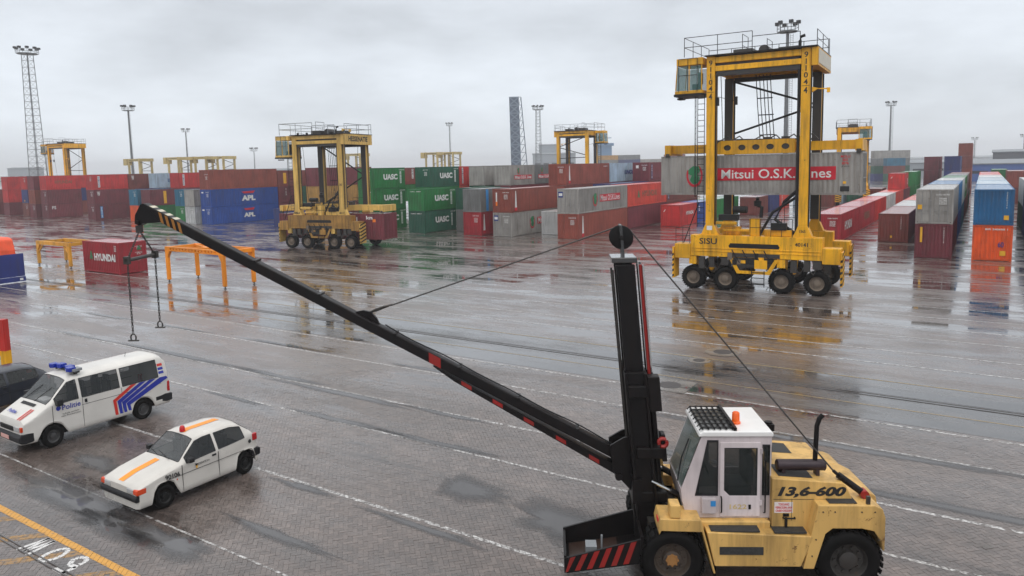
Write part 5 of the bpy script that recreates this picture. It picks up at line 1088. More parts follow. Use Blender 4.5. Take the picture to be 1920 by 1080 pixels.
for y, xx, zb in ((.47, 9.83, 4.58), (-.47, 9.83, 4.62)):
    chain(HP, (9.83, y, 5.95)).build('sling_chain', M_GREASE, fk); chain((9.83, y, 5.93), (9.83, y, zb)).build('hook_chain', M_GREASE, fk)
    k = MB(); k.tube([(9.83 + .05 * math.cos(a), y, zb - .08 + .07 * math.sin(a)) for a in np.linspace(-.7, PI + .7, 12)], .014, 6); k.tube([(9.73, y, zb - .135), (9.93, y, zb - .135)], .016, 6); k.build('shackle', M_GREASE, fk)
sb = MB(); sb.tube([(9.83, -.52, 5.95), (9.83, .52, 5.95)], .035, 8); sb.box(9.78, 9.88, .44, .52, 5.88, 6.02); sb.box(9.78, 9.88, -.52, -.44, 5.88, 6.02); sb.build('spreader_bar', M_GREASE, fk, 40)
hk = MB(); hk.box(9.79, 9.87, -.06, .06, 6.42, 6.56); hk.build('hook_block', M_GREASE, fk)
# stay cable: jib - pulley - counterweight
cb = MB(); px_, pz_ = .31 + .079 * 5.68, 6.18
arcp = [(px_ + .205 * math.cos(a), 0, pz_ + .205 * math.sin(a)) for a in np.linspace(math.radians(105), math.radians(40), 8)]
arcp = [(px_ + .205 * math.cos(math.radians(q)), 0, pz_ + .205 * math.sin(math.radians(q))) for q in (72, 90, 108, 125, 138)]
cb.tube([(5.08, 0, 4.96)] + arcp + [(-2.86, .78, 2.06)], .015, 6); cb.build('stay_cable', M_GREASE, fk, 40)
tb = MB(); tb.tube([(5.5, 0, 4.83), (5.35, .03, 4.9), (5.2, .03, 4.95), (5.05, 0, 4.98), (5.2, -.03, 4.92), (5.35, -.03, 4.86), (5.5, 0, 4.83)], .018, 5); tb.build('cable_shackle', M_GREASE, fk)
rc = MB(); rc.tube([(-2.86, .78, 2.06), (-2.94, .8, 1.99)], .03, 8); rc.tube([(-2.94, .8, 1.99), (-3.36, .86, 1.68)], .06, 12); rc.build('stay_cylinder', M_FB, fk, 40); MB().tube([(-3.36, .78, 1.68), (-3.36, .94, 1.68)], .075, 10).build('red_pin', M_FRED, fk, 40)

# small fittings
for z in (1.45, 2.4): MB().box(-1.575, -1.615, NY + .022, NY + .06, z, z + .09).build('door_hinge', M_FW, dro)
for x in (-.9, -1.66): MB().tube([(x, NY + .03, 1.3), (x, NY + .09, 1.34), (x, NY + .09, 1.58), (x, NY + .03, 1.62)] if x > -1 else [(x, NY + .025, 1.3), (x, NY + .08, 1.33), (x, NY + .08, 2.3), (x, NY + .025, 2.33)], .013, 6).build('grab_rail', M_FB, cabo, 40)
k = MB()
for x in (-2.1, -2.72): k.box(x - .004, x + .004, .9505, .9535, 1.22, 1.62)
k.box(-1.78, -3.1, .9505, .9535, 1.605, 1.613); k.build('panel_seam', M_SEAM, bno)
for x, z in ((-2.0, 1.3), (-2.5, 1.3), (-3.0, 1.3)): MB().box(x - .05, x + .05, .9505, .972, z, z + .05).build('bonnet_latch', M_FB, bno)
for i_, (x, z) in enumerate(((-2.55, 1.5), (-2.75, 1.5), (-3.2, 1.5), (-3.42, 1.5), (-3.5, 1.0), (-2.38, .7), (-2.44, 1.0))):
    k = MB(); k.lathe([(.001, .01), (.013, .01), (.014, 0)], (x, 1.2, z), 'y', 6); k.build('bolt', M_GREASE, cwo)
MB().add([(-.76, .66, .62), (-.76, 1.18, .62), (-.74, 1.18, .22), (-.74, .66, .22)], [(0, 1, 2, 3)]).build('mud_flap', M_RUBBER, fk)
for s in (1.6, 2.7, 3.8, 5.0, 6.4, 7.6):
    k = MB(); zt_ = jibpt(s); k.box(s - .03, s + .03, -.15, .15, zt_ - .02, zt_ + .02); k.build('stiffener', M_FB, jo)
k = MB(); k.tube([(.6, -.02, 2.2)] + [(s, -.02 + .02 * math.sin(s * 3), jibpt(s) + .035 + .012 * math.sin(s * 5)) for s in np.linspace(.9, 5.2, 24)], .014, 5); k.build('hydraulic_line', M_RUBBER, jo, 40)
for y in (.30, -.30): k = MB(tl); k.tube([(.52, y * .5, .6), (.53, y * .5, 5.6)], .02, 5); k.build('lift_chain', M_GREASE, mo)

for y in (1.02, -1.02):
    k = MB(); k.lathe([(.001, .06), (.1, .06), (.13, .03), (.14, 0)], (0, y + (.03 if y > 0 else -.09), .555), 'y', 14)
    for q in range(8): a_ = q * PI / 4; k.box(.1 * math.cos(a_) - .014, .1 * math.cos(a_) + .014, y + .08 if y > 0 else y - .1, y + .11 if y > 0 else y - .08, .555 + .1 * math.sin(a_) - .014, .555 + .1 * math.sin(a_) + .014)
    k.build('wheel_hub', worn('muddy orange hub', (.33, .16, .05, 1), rust_amt=.6, sc=6), fk, 40)
# ------------------------------------------------------------------ cars
M_CARW = plain('white car paint', (.6, .575, .535, 1), .25, var=.08, scale=1.5); M_VANW = plain('white van paint', (.64, .62, .585, 1), .22, var=.07, scale=1.5); M_CARD = plain('dark blue-grey car paint', (.02, .024, .035, 1), .2, var=.1)
M_AGL = glass('car window glass', (.02, .024, .026, 1), .55); M_WGL = glass('windscreen glass', (.13, .14, .145, 1), .5)  # windscreen tint is lightened to stand in for reflected sky
M_LENS = plain('headlamp lens', (.5, .5, .5, 1), .1, .3); M_AMB = plain('indicator amber', (.62, .06, .012, 1), .15); M_TAIL = plain('tail lamp red', (.45, .01, .012, 1), .15); M_BLUEL = plain('blue warning lamp', (.01, .03, .32, 1), .12)
M_ORST = plain('orange reflective stripe', (.95, .3, .01, 1), .4, var=.03); M_PRED = plain('police stripe red', (.6, .03, .02, 1), .35, var=.03); M_PBLUE = plain('police stripe blue', (.015, .03, .32, 1), .35, var=.03); M_CRIM = plain('steel car rim', (.07, .07, .072, 1), .45, .4); M_BRIM = plain('black steel rim', (.012, .012, .012, 1), .5, spec=.3)
def lerp_t(tab, x):
    """tab: rows (x, values...) with x descending; linear interpolation"""
    if x >= tab[0][0]: return tab[0][1:]
    for a, b in zip(tab[:-1], tab[1:]):
        if b[0] <= x <= a[0]:
            u = (a[0] - x) / (a[0] - b[0]) if a[0] != b[0] else 0
            return tuple(p + (q - p) * u for p, q in zip(a[1:], b[1:]))
    return tab[-1][1:]
SUB = 3
def car_body(root, tab, axles, rw, sill, zmid, glass_side, ws, rws, paint, gl_front, gl_side, extra=()):
    """tab rows: x, belt z, roof-edge z, top z, half width low, half width belt, half width roof edge, pillar inset"""
    keys = sorted({r[0] for r in tab} | {v for g_ in glass_side for v in g_} | set(ws) | set(rws) | set(extra), reverse=True)
    xs = [keys[0]]
    for k in keys[1:]:
        n = max(1, int(math.ceil((xs[-1] - k) / .09))); a = xs[-1]; xs += [a + (k - a) * i / n for i in range(1, n + 1)]
    secs = []
    for x in xs:
        zb, ze, zt_, wl, wb, we, pin = lerp_t(tab, x); z0 = sill
        for ax in axles:
            if abs(x - ax) < rw: z0 = max(z0, rw + 0 * ax + math.sqrt(rw * rw - (x - ax) ** 2) * 1.0 - rw + .30)
        z0 = min(z0, zmid - .02); zm = min(zmid, zb - .03)
        half = [(wl * .965, z0), (wl, min(z0 + .05, zm - .005)), (wb, zm), (wb - .005, zb), (we, ze), (max(.02, we - pin), ze + (zt_ - ze) * .55), (max(.01, we * .5), zt_ - .006), (0, zt_)]
        full_ = []
        for k in range(len(half) - 1):      # round the section between its control points
            p0, p1, p2, p3 = half[max(0, k - 1)], half[k], half[k + 1], half[min(len(half) - 1, k + 2)]
            for q in range(SUB):
                u = q / SUB; tn = .0 if k in (0,) else .32
                f_ = lambda a, b, c, d: b + u * tn * (c - a) + u * u * (2 * tn * a + (tn - 3) * b + (3 - 2 * tn) * c - tn * d) + u ** 3 * (-tn * a + (2 - tn) * b + (tn - 2) * c + tn * d)
                full_.append((f_(p0[0], p1[0], p2[0], p3[0]), f_(p0[1], p1[1], p2[1], p3[1])))
        full_.append(half[-1]); secs.append(full_)
    nr_ = 7 * SUB + 1; V = []
    for x, h in zip(xs, secs): V += [(x, y, z) for y, z in h] + [(x, -y, z) for y, z in h[-2::-1]]
    m_ = 2 * nr_ - 1; body = MB(); parts = {}
    def inr(x, iv): return any(b - 1e-6 <= x <= a + 1e-6 for a, b in iv)
    body.v = V
    for i in range(len(xs) - 1):
        xm = (xs[i] + xs[i + 1]) / 2
        for j in range(m_ - 1):
            f = (i * m_ + j, i * m_ + j + 1, (i + 1) * m_ + j + 1, (i + 1) * m_ + j); jj = (j if j < nr_ - 1 else m_ - 2 - j) // SUB; sd = 0 if j < nr_ - 1 else 1; key = None
            if jj == 3:
                for q, iv in enumerate(glass_side):
                    if inr(xm, [iv]): key = ('side_window', q, sd)
            if jj >= 5 and inr(xm, [ws]): key = ('windscreen', 0, 0)
            if jj >= 5 and inr(xm, [rws]): key = ('rear_window', 0, 0)
            if key: parts.setdefault(key, []).append(f)
            else: body.f.append(f); body.mi.append(0)
    for e_ in (0, len(xs) - 1): body.f.append(tuple(range(e_ * m_, e_ * m_ + m_))); body.mi.append(0)
    bo = body.build('body', paint, root, 38)
    for (nm, q, sd), fs in parts.items():
        g_ = MB(); g_.v = V; g_.f = fs; g_.mi = [0] * len(fs); me = g_.mesh(nm, gl_front if nm != 'side_window' else gl_side, 30)
        b = bmesh.new(); b.from_mesh(me); bmesh.ops.delete(b, geom=[v for v in b.verts if not v.link_faces], context='VERTS'); b.to_mesh(me); b.free(); link(nm, me, bo)
        # rubber seal round the pane
        ed = {}
        for f in fs:
            for a_, b_ in zip(f, f[1:] + f[:1]): ed[frozenset((a_, b_))] = ed.get(frozenset((a_, b_)), 0) + 1
        s_ = MB()
        for k_, n_ in ed.items():
            if n_ == 1:
                a_, b_ = tuple(k_)
                if Vector(V[a_]) != Vector(V[b_]): s_.tube([V[a_], V[b_]], .011, 4, False)
        s_.build('window_seal', M_RUBBER, bo)
    un = MB(); un.box(tab[0][0] - .25, tab[-1][0] + .2, -tab[3][4] + .2, tab[3][4] - .2, sill - .02, zmid - .03); un.build('underbody', M_DARK, root)
    fl_ = MB(); mid = (tab[0][0] + tab[-1][0]) / 2
    for x in ((axles[0] - .95, axles[0] - 1.75)):
        for y in (.34, -.34): fl_.box(x + .22, x - .28, y - .2, y + .2, zmid - .02, zmid + .12); fl_.box(x - .2, x - .32, y - .2, y + .2, zmid, lerp_t(tab, x)[0] + .2); fl_.box(x - .22, x - .3, y - .12, y + .12, lerp_t(tab, x)[0] + .22, lerp_t(tab, x)[0] + .38)
    fl_.build('seat', M_RUBBER, root)
    return bo, secs, xs
def top_strip(xs, secs, x0, x1, w, mat, parent, name, yc=0, lift=.006):
    m_ = MB(); vs = []; k = 0
    for x, h in zip(xs, secs):
        if x1 <= x <= x0:
            for y in (yc - w / 2, yc + w / 2):
                a = abs(y); z = h[-1][1] + (h[-2][1] - h[-1][1]) * min(1, a / max(.02, h[-2][0])); vs.append((x, y, z + lift))
            k += 1
    m_.add(vs, [(2 * i, 2 * i + 1, 2 * i + 3, 2 * i + 2) for i in range(k - 1)]); return m_.build(name, mat, parent, 30)
def car_wheels(root, axles, r, w, half, rim=None):
    for ax in axles:
        for s in (1, -1): wheel(root, (ax, s * (half - w / 2 - .03), r), r, w, 'y', rim or M_CRIM, s, lugs=False)
def side_poly(pts, y, mat, parent, name, s=1): return MB().add([(p[0], s * y, p[1]) for p in pts], [tuple(t) for t in tessellate_polygon([[Vector((p[0], p[1], 0)) for p in pts]])]).build(name, mat, parent)
HD = -PI / 2
# ---- police van
van = thing('police_van', 'white police van with blue and red stripes and blue roof lamps', 'van', (-22.3, 9.42, .012), HD, None, (.89, .9, .98))
vt = [(.88, .70, .76, .80, .80, .80, .70, .08), (.80, .86, .93, .96, .86, .86, .74, .08), (.55, .96, 1.04, 1.07, .90, .90, .78, .08), (.12, 1.17, 1.22, 1.26, .92, .915, .84, .06), (-.02, 1.20, 1.28, 1.36, .92, .915, .83, .06), (-.56, 1.22, 1.74, 1.86, .92, .915, .76, .08), (-.8, 1.22, 1.77, 1.91, .92, .915, .76, .10), (-3.6, 1.22, 1.77, 1.93, .92, .915, .76, .10), (-3.78, 1.2, 1.72, 1.88, .91, .905, .75, .1), (-3.88, 1.15, 1.62, 1.74, .9, .89, .75, .1), (-3.92, .9, 1.3, 1.4, .88, .87, .78, .1)]
bo, secs, xs = car_body(van, vt, (0, -2.92), .40, .30, .78, [(-.12, -.82), (-.93, -2.15), (-2.25, -3.52)], (.10, -.55), (-3.795, -3.87), M_VANW, M_WGL, M_AGL)
car_wheels(van, (0, -2.92), .325, .22, .93)
for y in (.55, -.55): pass
b = MB(); b.prism([(.78, .32), (.95, .36), (.97, .52), (.9, .60), (.70, .60), (.45, .58), (.45, .34)], -.9, .9, 'y'); b.build('front_bumper', M_RUBBER, van, bevel=.03)
b = MB(); b.prism([(-3.75, .36), (-3.99, .38), (-4.0, .6), (-3.75, .64), (-3.35, .62), (-3.35, .42)], -.92, .92, 'y'); b.build('rear_bumper', M_RUBBER, van, bevel=.03)
for s in (1, -1):
    MB().box(.80, .905, s * .42, s * .76, .66, .80).build('headlight', M_LENS, van, bevel=.015); MB().box(.70, .885, s * .765, s * .845, .66, .80).build('indicator', M_AMB, van, bevel=.01)
    MB().box(-3.80, -3.925, s * .80, s * .90, .68, 1.02).build('tail_light', M_TAIL, van, bevel=.015); k = MB(); k.box(-.10, -.28, s * .93, s * 1.10, 1.18, 1.36); k.build('mirror', M_RUBBER, van, bevel=.02)
    MB().box(-1.0, -1.07, s * .918, s * .94, 1.06, 1.16).build('door_handle', M_RUBBER, van); k = MB()
    for x in (-.02, -.93): k.box(x - .006, x + .006, s * .915, s * .922, .36 if x < -.5 else .7, 1.2)
    k.box(-.9, -3.6, s * .9155, s * .9215, 1.0, 1.012); k.box(-2.2, -2.212, s * .915, s * .921, .4, 1.2); k.build('panel_seam', M_SEAM, van)
g = MB(); g.box(.84, .915, -.40, .40, .66, .78)
for z in (.68, .72, .76): g.box(.90, .925, -.4, .4, z, z + .012)
g.build('grille', M_DARK, van); MB().box(.975, .985, -.26, .26, .42, .53).build('number_plate', plain('plate with red text', (.7, .4, .36, 1), .4), van)
vent = MB(); vent.add([(.30, -.42, 1.19), (.30, .42, 1.19), (.2, .42, 1.235), (.2, -.42, 1.235)], [(0, 1, 2, 3)]); vent.build('air_vent', M_DARK, van)
for k in range(2):
    top_strip(xs, secs, .82, .3, .07, M_PRED, van, 'red_stripe', .48 + .13 * k)
ST = ((M_PRED, [(-1.94, .41), (-2.04, .40), (-2.0, .82), (-2.72, 1.21), (-2.52, 1.21), (-1.89, .88)]), (M_PBLUE, [(-2.09, .41), (-2.19, .40), (-2.16, .75), (-3.06, 1.21), (-2.83, 1.21), (-2.03, .82)]),
      (M_PBLUE, [(-2.24, .41), (-2.34, .41), (-2.31, .68), (-3.42, 1.205), (-3.17, 1.21), (-2.18, .75)]), (M_PBLUE, [(-2.39, .43), (-2.49, .42), (-2.46, .60), (-3.86, 1.13), (-3.8, 1.2), (-3.56, 1.205), (-2.33, .68)]))
for cc, P_ in ST: side_poly(P_, .9265, cc, van, 'police_stripe')
for i, cc in enumerate((M_PRED, M_PBLUE, M_PBLUE)):
    z = 1.55 - .12 * i; yy = lambda q: .915 - (q - 1.22) * (.155 / .55) + .008
    MB().add([(-3.55, yy(z), z), (-3.74, yy(z) - .004, z), (-3.74, yy(z + .08) - .004, z + .08), (-3.55, yy(z + .08), z + .08)], [(0, 1, 2, 3)]).build('police_stripe', cc, van)
lettering('Politie', .56, .15, (-.58, .928, 1.08), (-1, 0, 0), UZ, M_PBLUE, van, .012); lettering('lokale politie\nvan Antwerpen', .6, .12, (-.55, .928, .86), (-1, 0, 0), UZ, M_SEAM, van, .0)
k = MB(); k.lathe([(.001, 0), (.07, 0)], (-.19, .928, 1.09), 'y', 18); k.build('round_badge', M_PBLUE, van); lettering('Politie', .5, .13, (.62, -.2, 1.075), (0, 1, 0), (-.85, 0, .4), M_PBLUE, van, .03)
lb = MB()
lb.beam((-.95, -.72, 1.96), (-.95, .74, 1.96), .12, .05); lb.box(-.9, -1.0, -.6, -.54, 1.9, 1.96); lb.box(-.9, -1.0, .54, .6, 1.88, 1.96); lo = lb.build('light_bar', M_RUBBER, van)
for x, y in ((-.82, -.5), (-.93, -.25), (-.93, .28), (-.82, .55)):
    k = MB(); k.prism([(x - .12, y - .13), (x + .1, y - .13), (x + .14, y), (x + .1, y + .13), (x - .12, y + .13)], 1.985, 2.11, 'z'); k.build('blue_lamp', M_BLUEL, lo, bevel=.02)
k = MB(); k.prism([(-1.1, .42), (-.8, .42), (-.75, .6), (-.85, .74), (-1.1, .72)], 1.985, 2.06, 'z'); k.build('loudspeaker', M_STEEL, lo); MB().tube([(-2.9, 0, 1.92), (-2.93, 0, 2.05)], .008, 5).build('aerial', M_RUBBER, van)
wp = MB(); wp.tube([(.12, .1, 1.27), (-.28, .45, 1.62)], .01, 4); wp.tube([(.12, -.5, 1.27), (-.28, -.15, 1.62)], .01, 4); wp.build('wiper', M_RUBBER, van); MB().box(-.05, -.35, -.2, .3, 1.22, 1.26).build('papers', plain('white paper', (.8, .8, .8, 1), .6), van)
# ---- white hatchback
hat = thing('hatchback_car', 'small white hatchback with orange stripe over bonnet and roof and red beacon', 'car', (-15.95, 8.86, .012), HD, None, (.87, .95, 1.0))
def hatch_tab(): return [(.74, .60, .645, .665, .68, .68, .6, .06), (.68, .65, .70, .715, .77, .76, .64, .06), (.3, .735, .79, .815, .795, .785, .68, .06), (-.42, .84, .885, .915, .805, .795, .72, .05), (-.50, .85, .90, .95, .805, .795, .71, .05), (-1.0, .88, 1.24, 1.335, .805, .79, .60, .07), (-1.25, .89, 1.275, 1.372, .805, .79, .59, .08), (-2.1, .92, 1.265, 1.37, .805, .785, .58, .08), (-2.42, .94, 1.20, 1.31, .80, .775, .58, .07), (-2.74, .95, 1.02, 1.04, .785, .745, .62, .05), (-2.87, .80, .90, .93, .76, .72, .62, .05), (-2.91, .6, .7, .74, .74, .70, .62, .05)]
def hatch(root, paint, r=.275):
    t_ = hatch_tab(); bo, secs, xs = car_body(root, t_, (0, -2.446), .335, .21, .64, [(-.62, -1.50), (-1.60, -2.45)], (-.46, -.99), (-2.43, -2.72), paint, M_WGL, M_AGL)
    car_wheels(root, (0, -2.446), r, .165, .80, M_BRIM)
    b = MB(); b.prism([(.5, .36), (.78, .38), (.80, .46), (.77, .52), (.5, .52), (.38, .5), (.38, .38)], -.76, .76, 'y'); b.build('front_bumper', M_RUBBER, root, bevel=.03)
    b = MB(); b.prism([(-2.75, .36), (-2.97, .38), (-2.98, .54), (-2.88, .58), (-2.66, .56), (-2.66, .4)], -.775, .775, 'y'); b.build('rear_bumper', M_RUBBER, root, bevel=.03)
    for s in (1, -1):
        b = MB(); b.prism([(.745, .535), (.762, .55), (.755, .64), (.735, .655), (.6, .66), (.6, .535)], s * .36, s * .605, 'y'); b.build('headlight', M_LENS, root, bevel=.01); b = MB(); b.prism([(.74, .535), (.755, .55), (.745, .64), (.72, .655), (.5, .655), (.5, .535)], s * .61, s * .775, 'y'); b.build('indicator', M_AMB, root, bevel=.01)
        MB().box(-2.73, -2.885, s * .68, s * .757, .78, .95).build('tail_light', M_TAIL, root, bevel=.01); MB().box(-.62, -.76, s * .80, s * .95, .88, .99).build('mirror', M_RUBBER, root, bevel=.02); MB().box(-1.38, -1.5, s * .793, s * .81, .80, .84).build('door_handle', M_RUBBER, root)
        k = MB()
        for x in (-.48, -1.57): k.box(x - .005, x + .005, s * .795, s * .8095, .26, .86)
        k.box(-.05, -2.4, s * .8, s * .8085, .64, .648); k.build('panel_seam', M_SEAM, root)
    return bo, secs, xs
bo, secs, xs = hatch(hat, M_CARW)
top_strip(xs, secs, .72, -.40, .2, M_ORST, hat, 'orange_stripe', 0, .008); top_strip(xs, secs, -1.03, -2.25, .2, M_ORST, hat, 'orange_stripe', 0, .008)
k = MB(); k.lathe([(.075, 0), (.075, .05), (.065, .1), (.04, .13), (.001, .135)], (-1.1, .0, 1.36), 'z', 14); k.build('beacon', plain('red beacon lens', (.5, .005, .01, 1), .1), hat, 40)
lettering('90106', .42, .12, (-.2, .812, .70), (-.98, 0, -.05), (.05, 0, 1), M_BLACK, hat, .03, .0); lettering('HESSENATIE N.V.', .38, .05, (-1.1, .812, .75), (-1, 0, 0), UZ, M_BLACK, hat, .01); side_poly([(-.86, .76), (-.93, .76), (-.91, .66), (-.88, .66)], .812, M_YELP, hat, 'door_emblem'); side_poly([(-.84, .79), (-.93, .77), (-.91, .72), (-.87, .73)], .814, M_BLACK, hat, 'door_emblem')
k = MB(); k.lathe([(.001, 0), (.05, 0)], (-2.62, .772, .80), 'y', 14); k.build('fuel_cap', M_RUBBER, hat); k = MB(); k.lathe([(.001, 0), (.02, 0)], (-.32, .812, .58), 'y', 10); k.build('side_repeater', M_AMB, hat)
wp = MB(); wp.tube([(-.42, .35, .94), (-.52, -.2, 1.02)], .009, 4); wp.tube([(-.42, -.1, .955), (-.52, -.55, 1.0)], .009, 4); wp.build('wiper', M_RUBBER, hat); MB().box(.722, .735, -.05, .05, .585, .61).build('oval_badge', M_PBLUE, hat)
dk = thing('dark_car', 'dark blue-grey car parked behind the police van at the left edge', 'car', (-27.0, 8.7, .012), HD, None, (1.02, 1, .95)); hatch(dk, M_CARD)
# ------------------------------------------------------------------ frames, trailer, post
M_OF = worn('orange frame paint', rgb(240, 120, 12, 1.5), amount=.3, rust_amt=.15, rough=.38); M_YF = worn('yellow frame paint', rgb(196, 140, 40, 1.4), amount=.6, rust_amt=.4)
def lift_frame(label, P, paint, h, lx, ly, holes, group=None, rz=0):
    t = thing('lifting_frame', label, 'steel frame', (P[0], P[1], .012), rz, group)
    for x in (0, lx):
        for y in (0, ly):
            s = 1 if x == 0 else -1; l = MB(); l.prism([(x - .13, h - .30), (x + .13 + s * .3 * (s > 0) , h - .30), (x + .11, h - .75), (x + .12, .16), (x - .12, .16), (x - .14, h - .75), (x - .13 - .3 * (s < 0), h - .30)], y - .1, y + .1, 'y'); l.build('leg', paint, t, bevel=.01)
            f = MB(); f.lathe([(.08, .16), (.08, .12), (.03, .1), (.03, .03), (.09, .02), (.09, 0), (.001, 0)], (x, y, 0), 'z', 12); f.build('foot', M_GREASE, t)
    for y in (0, ly):
        out_ = [(-.16, h - .30), (lx + .16, h - .30), (lx + .16, h), (-.16, h)]
        hl = [[(x + .085 * math.cos(a * PI / 4), h - .15 + .085 * math.sin(a * PI / 4)) for a in range(8)] for x in np.arange(.55, lx - .4, .38)] if holes else []
        MB().plate([out_] + hl, y - .09, y + .09, 'y').build('long_beam', paint, t)
    for x in (0, lx): MB().box(x - .1, x + .1, .095, ly - .095, h - .27, h - .02).build('end_beam', paint, t)
    b = MB()
    if holes:
        b.beam((.1, .1, h - .12), (lx / 2, ly / 2, h - .12), .12, .16); b.beam((.1, ly - .1, h - .12), (lx / 2, ly / 2, h - .12), .12, .16); b.beam((lx - .1, .1, h - .12), (lx / 2, ly / 2, h - .12), .12, .16); b.beam((lx - .1, ly - .1, h - .12), (lx / 2, ly / 2, h - .12), .12, .16); b.box(lx / 2 - .5, lx / 2 + .5, ly / 2 - .3, ly / 2 + .3, h - .2, h - .01)
    else:
        for y in (0, ly):
            b.beam((.05, y, h - 1.0), (.9, y, h - .32), .09); b.beam((lx - .05, y, h - 1.0), (lx - .9, y, h - .32), .09)
    b.build('brace', paint, t)
    return t
lift_frame('bright orange four-legged steel lifting frame with round holes', (-47.9, 29.35), M_OF, 2.5, 6.6, 2.2, True, rz=math.radians(-2))
lift_frame('dull yellow four-legged steel frame left of the short red container', (-68.1, 30.0), M_YF, 2.1, 5.3, 2.2, False)
tr = thing('flatbed_trailer', 'dark blue trailer board with orange tarpaulin load at the left edge', 'trailer', (-67.3, 22.3, .012))
M_TB = worn('trailer blue paint', rgb(26, 40, 104, 1.5), amount=.4); M_TARP = worn('orange tarpaulin', rgb(226, 72, 30, 1.4), amount=.3, rust_amt=.0)
MB().box(0, 8.8, 0, 2.4, 1.0, 1.15).box(.2, 8.7, .3, .5, .75, 1.0).box(.2, 8.7, 1.9, 2.1, .75, 1.0).build('chassis', M_DARK, tr); MB().box(0, 8.85, -.04, .04, .35, 2.05).build('side_board', M_TB, tr, bevel=.02); MB().box(8.8, 8.88, .05, 2.4, .4, 2.05).build('tail_board', M_TB, tr)
bb = MB(); bb.box(8.885, 8.96, 0.0, 2.4, .04, .38); bb.build('rear_bumper', M_TB, tr); rl2 = MB()
for k in (0, 4): rl2.box(8.962, 8.972, .2 + k * .45, .42 + k * .45, .12, .28)
rl2.build('reflector', M_WHITE, tr); tp_ = MB(); tp_.prism([(.2, 1.2), (.2, 3.0), (1.0, 3.2), (7.5, 3.2), (8.0, 3.05), (8.25, 2.3), (8.35, 1.2)], .2, 2.2, 'y'); tp_.build('tarpaulin', M_TARP, tr, bevel=.12)
for x in (2.0, 3.3): 
    for y, s in ((.25, -1), (2.15, 1)): wheel(tr, (x, y, .5), .5, .3, 'y', M_RIM, s, lugs=False)
po = thing('barrier_post', 'red and yellow steel corner post of a frame at the left edge', 'post', (-30.9, 12.15, .012), math.radians(20))
M_RY = worn('faded red paint', rgb(168, 34, 28, 1.4), amount=.5)
for x in (0, -1.6):
    MB().box(x - .12, x + .12, -.12, .12, 1.0, 2.2).build('red_upright', M_RY, po); MB().box(x - .125, x + .125, -.125, .125, 0, 1.0).build('yellow_foot', M_YEL, po)
MB().box(-1.475, -.125, -.06, .06, .8, 1.1).box(-1.475, -.125, -.06, .06, 1.6, 1.68).build('cross_bar', M_YEL, po); MB().box(-1.47, -.13, -.02, .02, 1.11, 1.59).box(-1.47, -.13, -.02, .02, 1.69, 2.1).build('pale_panel', plain('pale panel', (.5, .55, .5, 1), .4), po)
# ------------------------------------------------------------------ light masts
M_MAST = plain('grey mast steel', (.16, .17, .18, 1), .5, .3)
def lamp_head(t, z, w, n):
    p = MB(); p.prism([(w / 2 * math.cos(k * PI / 4 + .2), w / 2 * math.sin(k * PI / 4 + .2)) for k in range(8)], z - .15, z, 'z'); po_ = p.build('platform', M_MAST, t)
    r = MB(); P = [(w / 2 * math.cos(k * PI / 4 + .2), w / 2 * math.sin(k * PI / 4 + .2), z) for k in range(9)]; rail(r, P, 1.1, .04, 9); r.build('platform_rail', M_MAST, po_)
    for k in range(n):
        a = 2 * PI * k / n; x, y = w * .52 * math.cos(a), w * .52 * math.sin(a); q = MB(); q.box(x - .35, x + .35, y - .35, y + .35, z + 1.2, z + 1.75); q.tube([(x, y, z), (x, y, z + 1.3)], .05, 4); q.build('floodlight', M_DARK, po_)
def pole_mast(label, px, d, h, r=.45, w=3.6, n=6):
    h = drop(px, h) - 1.6; r *= .8
    x, y = bearing(px, d); t = thing('light_mast', label, 'light mast', (x, y, 0), 0, 'yard light masts'); p = MB(); p.tube([(0, 0, 0), (0, 0, h)], r, 10, True, r * .55); p.build('pole', M_MAST, t, 40); l = MB(); ladder(l, r + .25, 0, 2, h - .5, .5, .03); l.build('ladder', M_MAST, t); lamp_head(t, h, w, n)
def lattice_mast(label, px, d, h, w0=2.4, w1=1.3, wp=4.0, n=9):
    h = drop(px, h) - 1.6
    x, y = bearing(px, d); t = thing('lattice_mast', label, 'light mast', (x, y, 0), .3, 'yard light masts'); p = MB(); b = MB(); N_ = 22
    cw_ = lambda z: (w0 + (w1 - w0) * z / h) / 2
    for sx_ in (-1, 1):
        for sy in (-1, 1): p.beam((sx_ * cw_(0), sy * cw_(0), 0), (sx_ * cw_(h), sy * cw_(h), h), .14)
    p.build('upright', M_MAST, t)
    for k in range(N_):
        z0, z1 = h * k / N_, h * (k + 1) / N_; a, c_ = cw_(z0), cw_(z1)
        for (u, v) in (((-1, -1), (1, -1)), ((1, -1), (1, 1)), ((1, 1), (-1, 1)), ((-1, 1), (-1, -1))):
            b.beam((u[0] * c_, u[1] * c_, z1), (v[0] * c_, v[1] * c_, z1), .08); b.beam((u[0] * a, u[1] * a, z0), (v[0] * c_, v[1] * c_, z1), .05)
    b.build('lattice', M_MAST, t); lamp_head(t, h, wp, n)
lattice_mast('tall lattice light mast at the far left', 71, 256, 52, 3.4, 2.0, 5.6)
lattice_mast('lattice light mast right of the grey lattice tower', 1010.5, 317, 33.5, 2.6, 1.6, 4.4)
for lab, px, d, h, r in (('light mast above the pale yellow carrier', 249, 281, 34, .6), ('smaller light mast, third from the left', 353, 430, 34, .6), ('thin light mast above the pair of distant carriers', 845, 430, 34, .5), ('thick light mast seen through the legs of the big carrier', 1472, 146, 34.5, .6), ('light mast right of the big carrier', 1666.5, 343, 34, .6), ('faint far light mast at the right', 1825, 620, 24, .5), ('faint light mast at the right edge', 1917, 560, 24, .5), ('bare thin mast left of the older carrier', 478, 430, 22, .35)): pole_mast(lab, px, d, h, r)
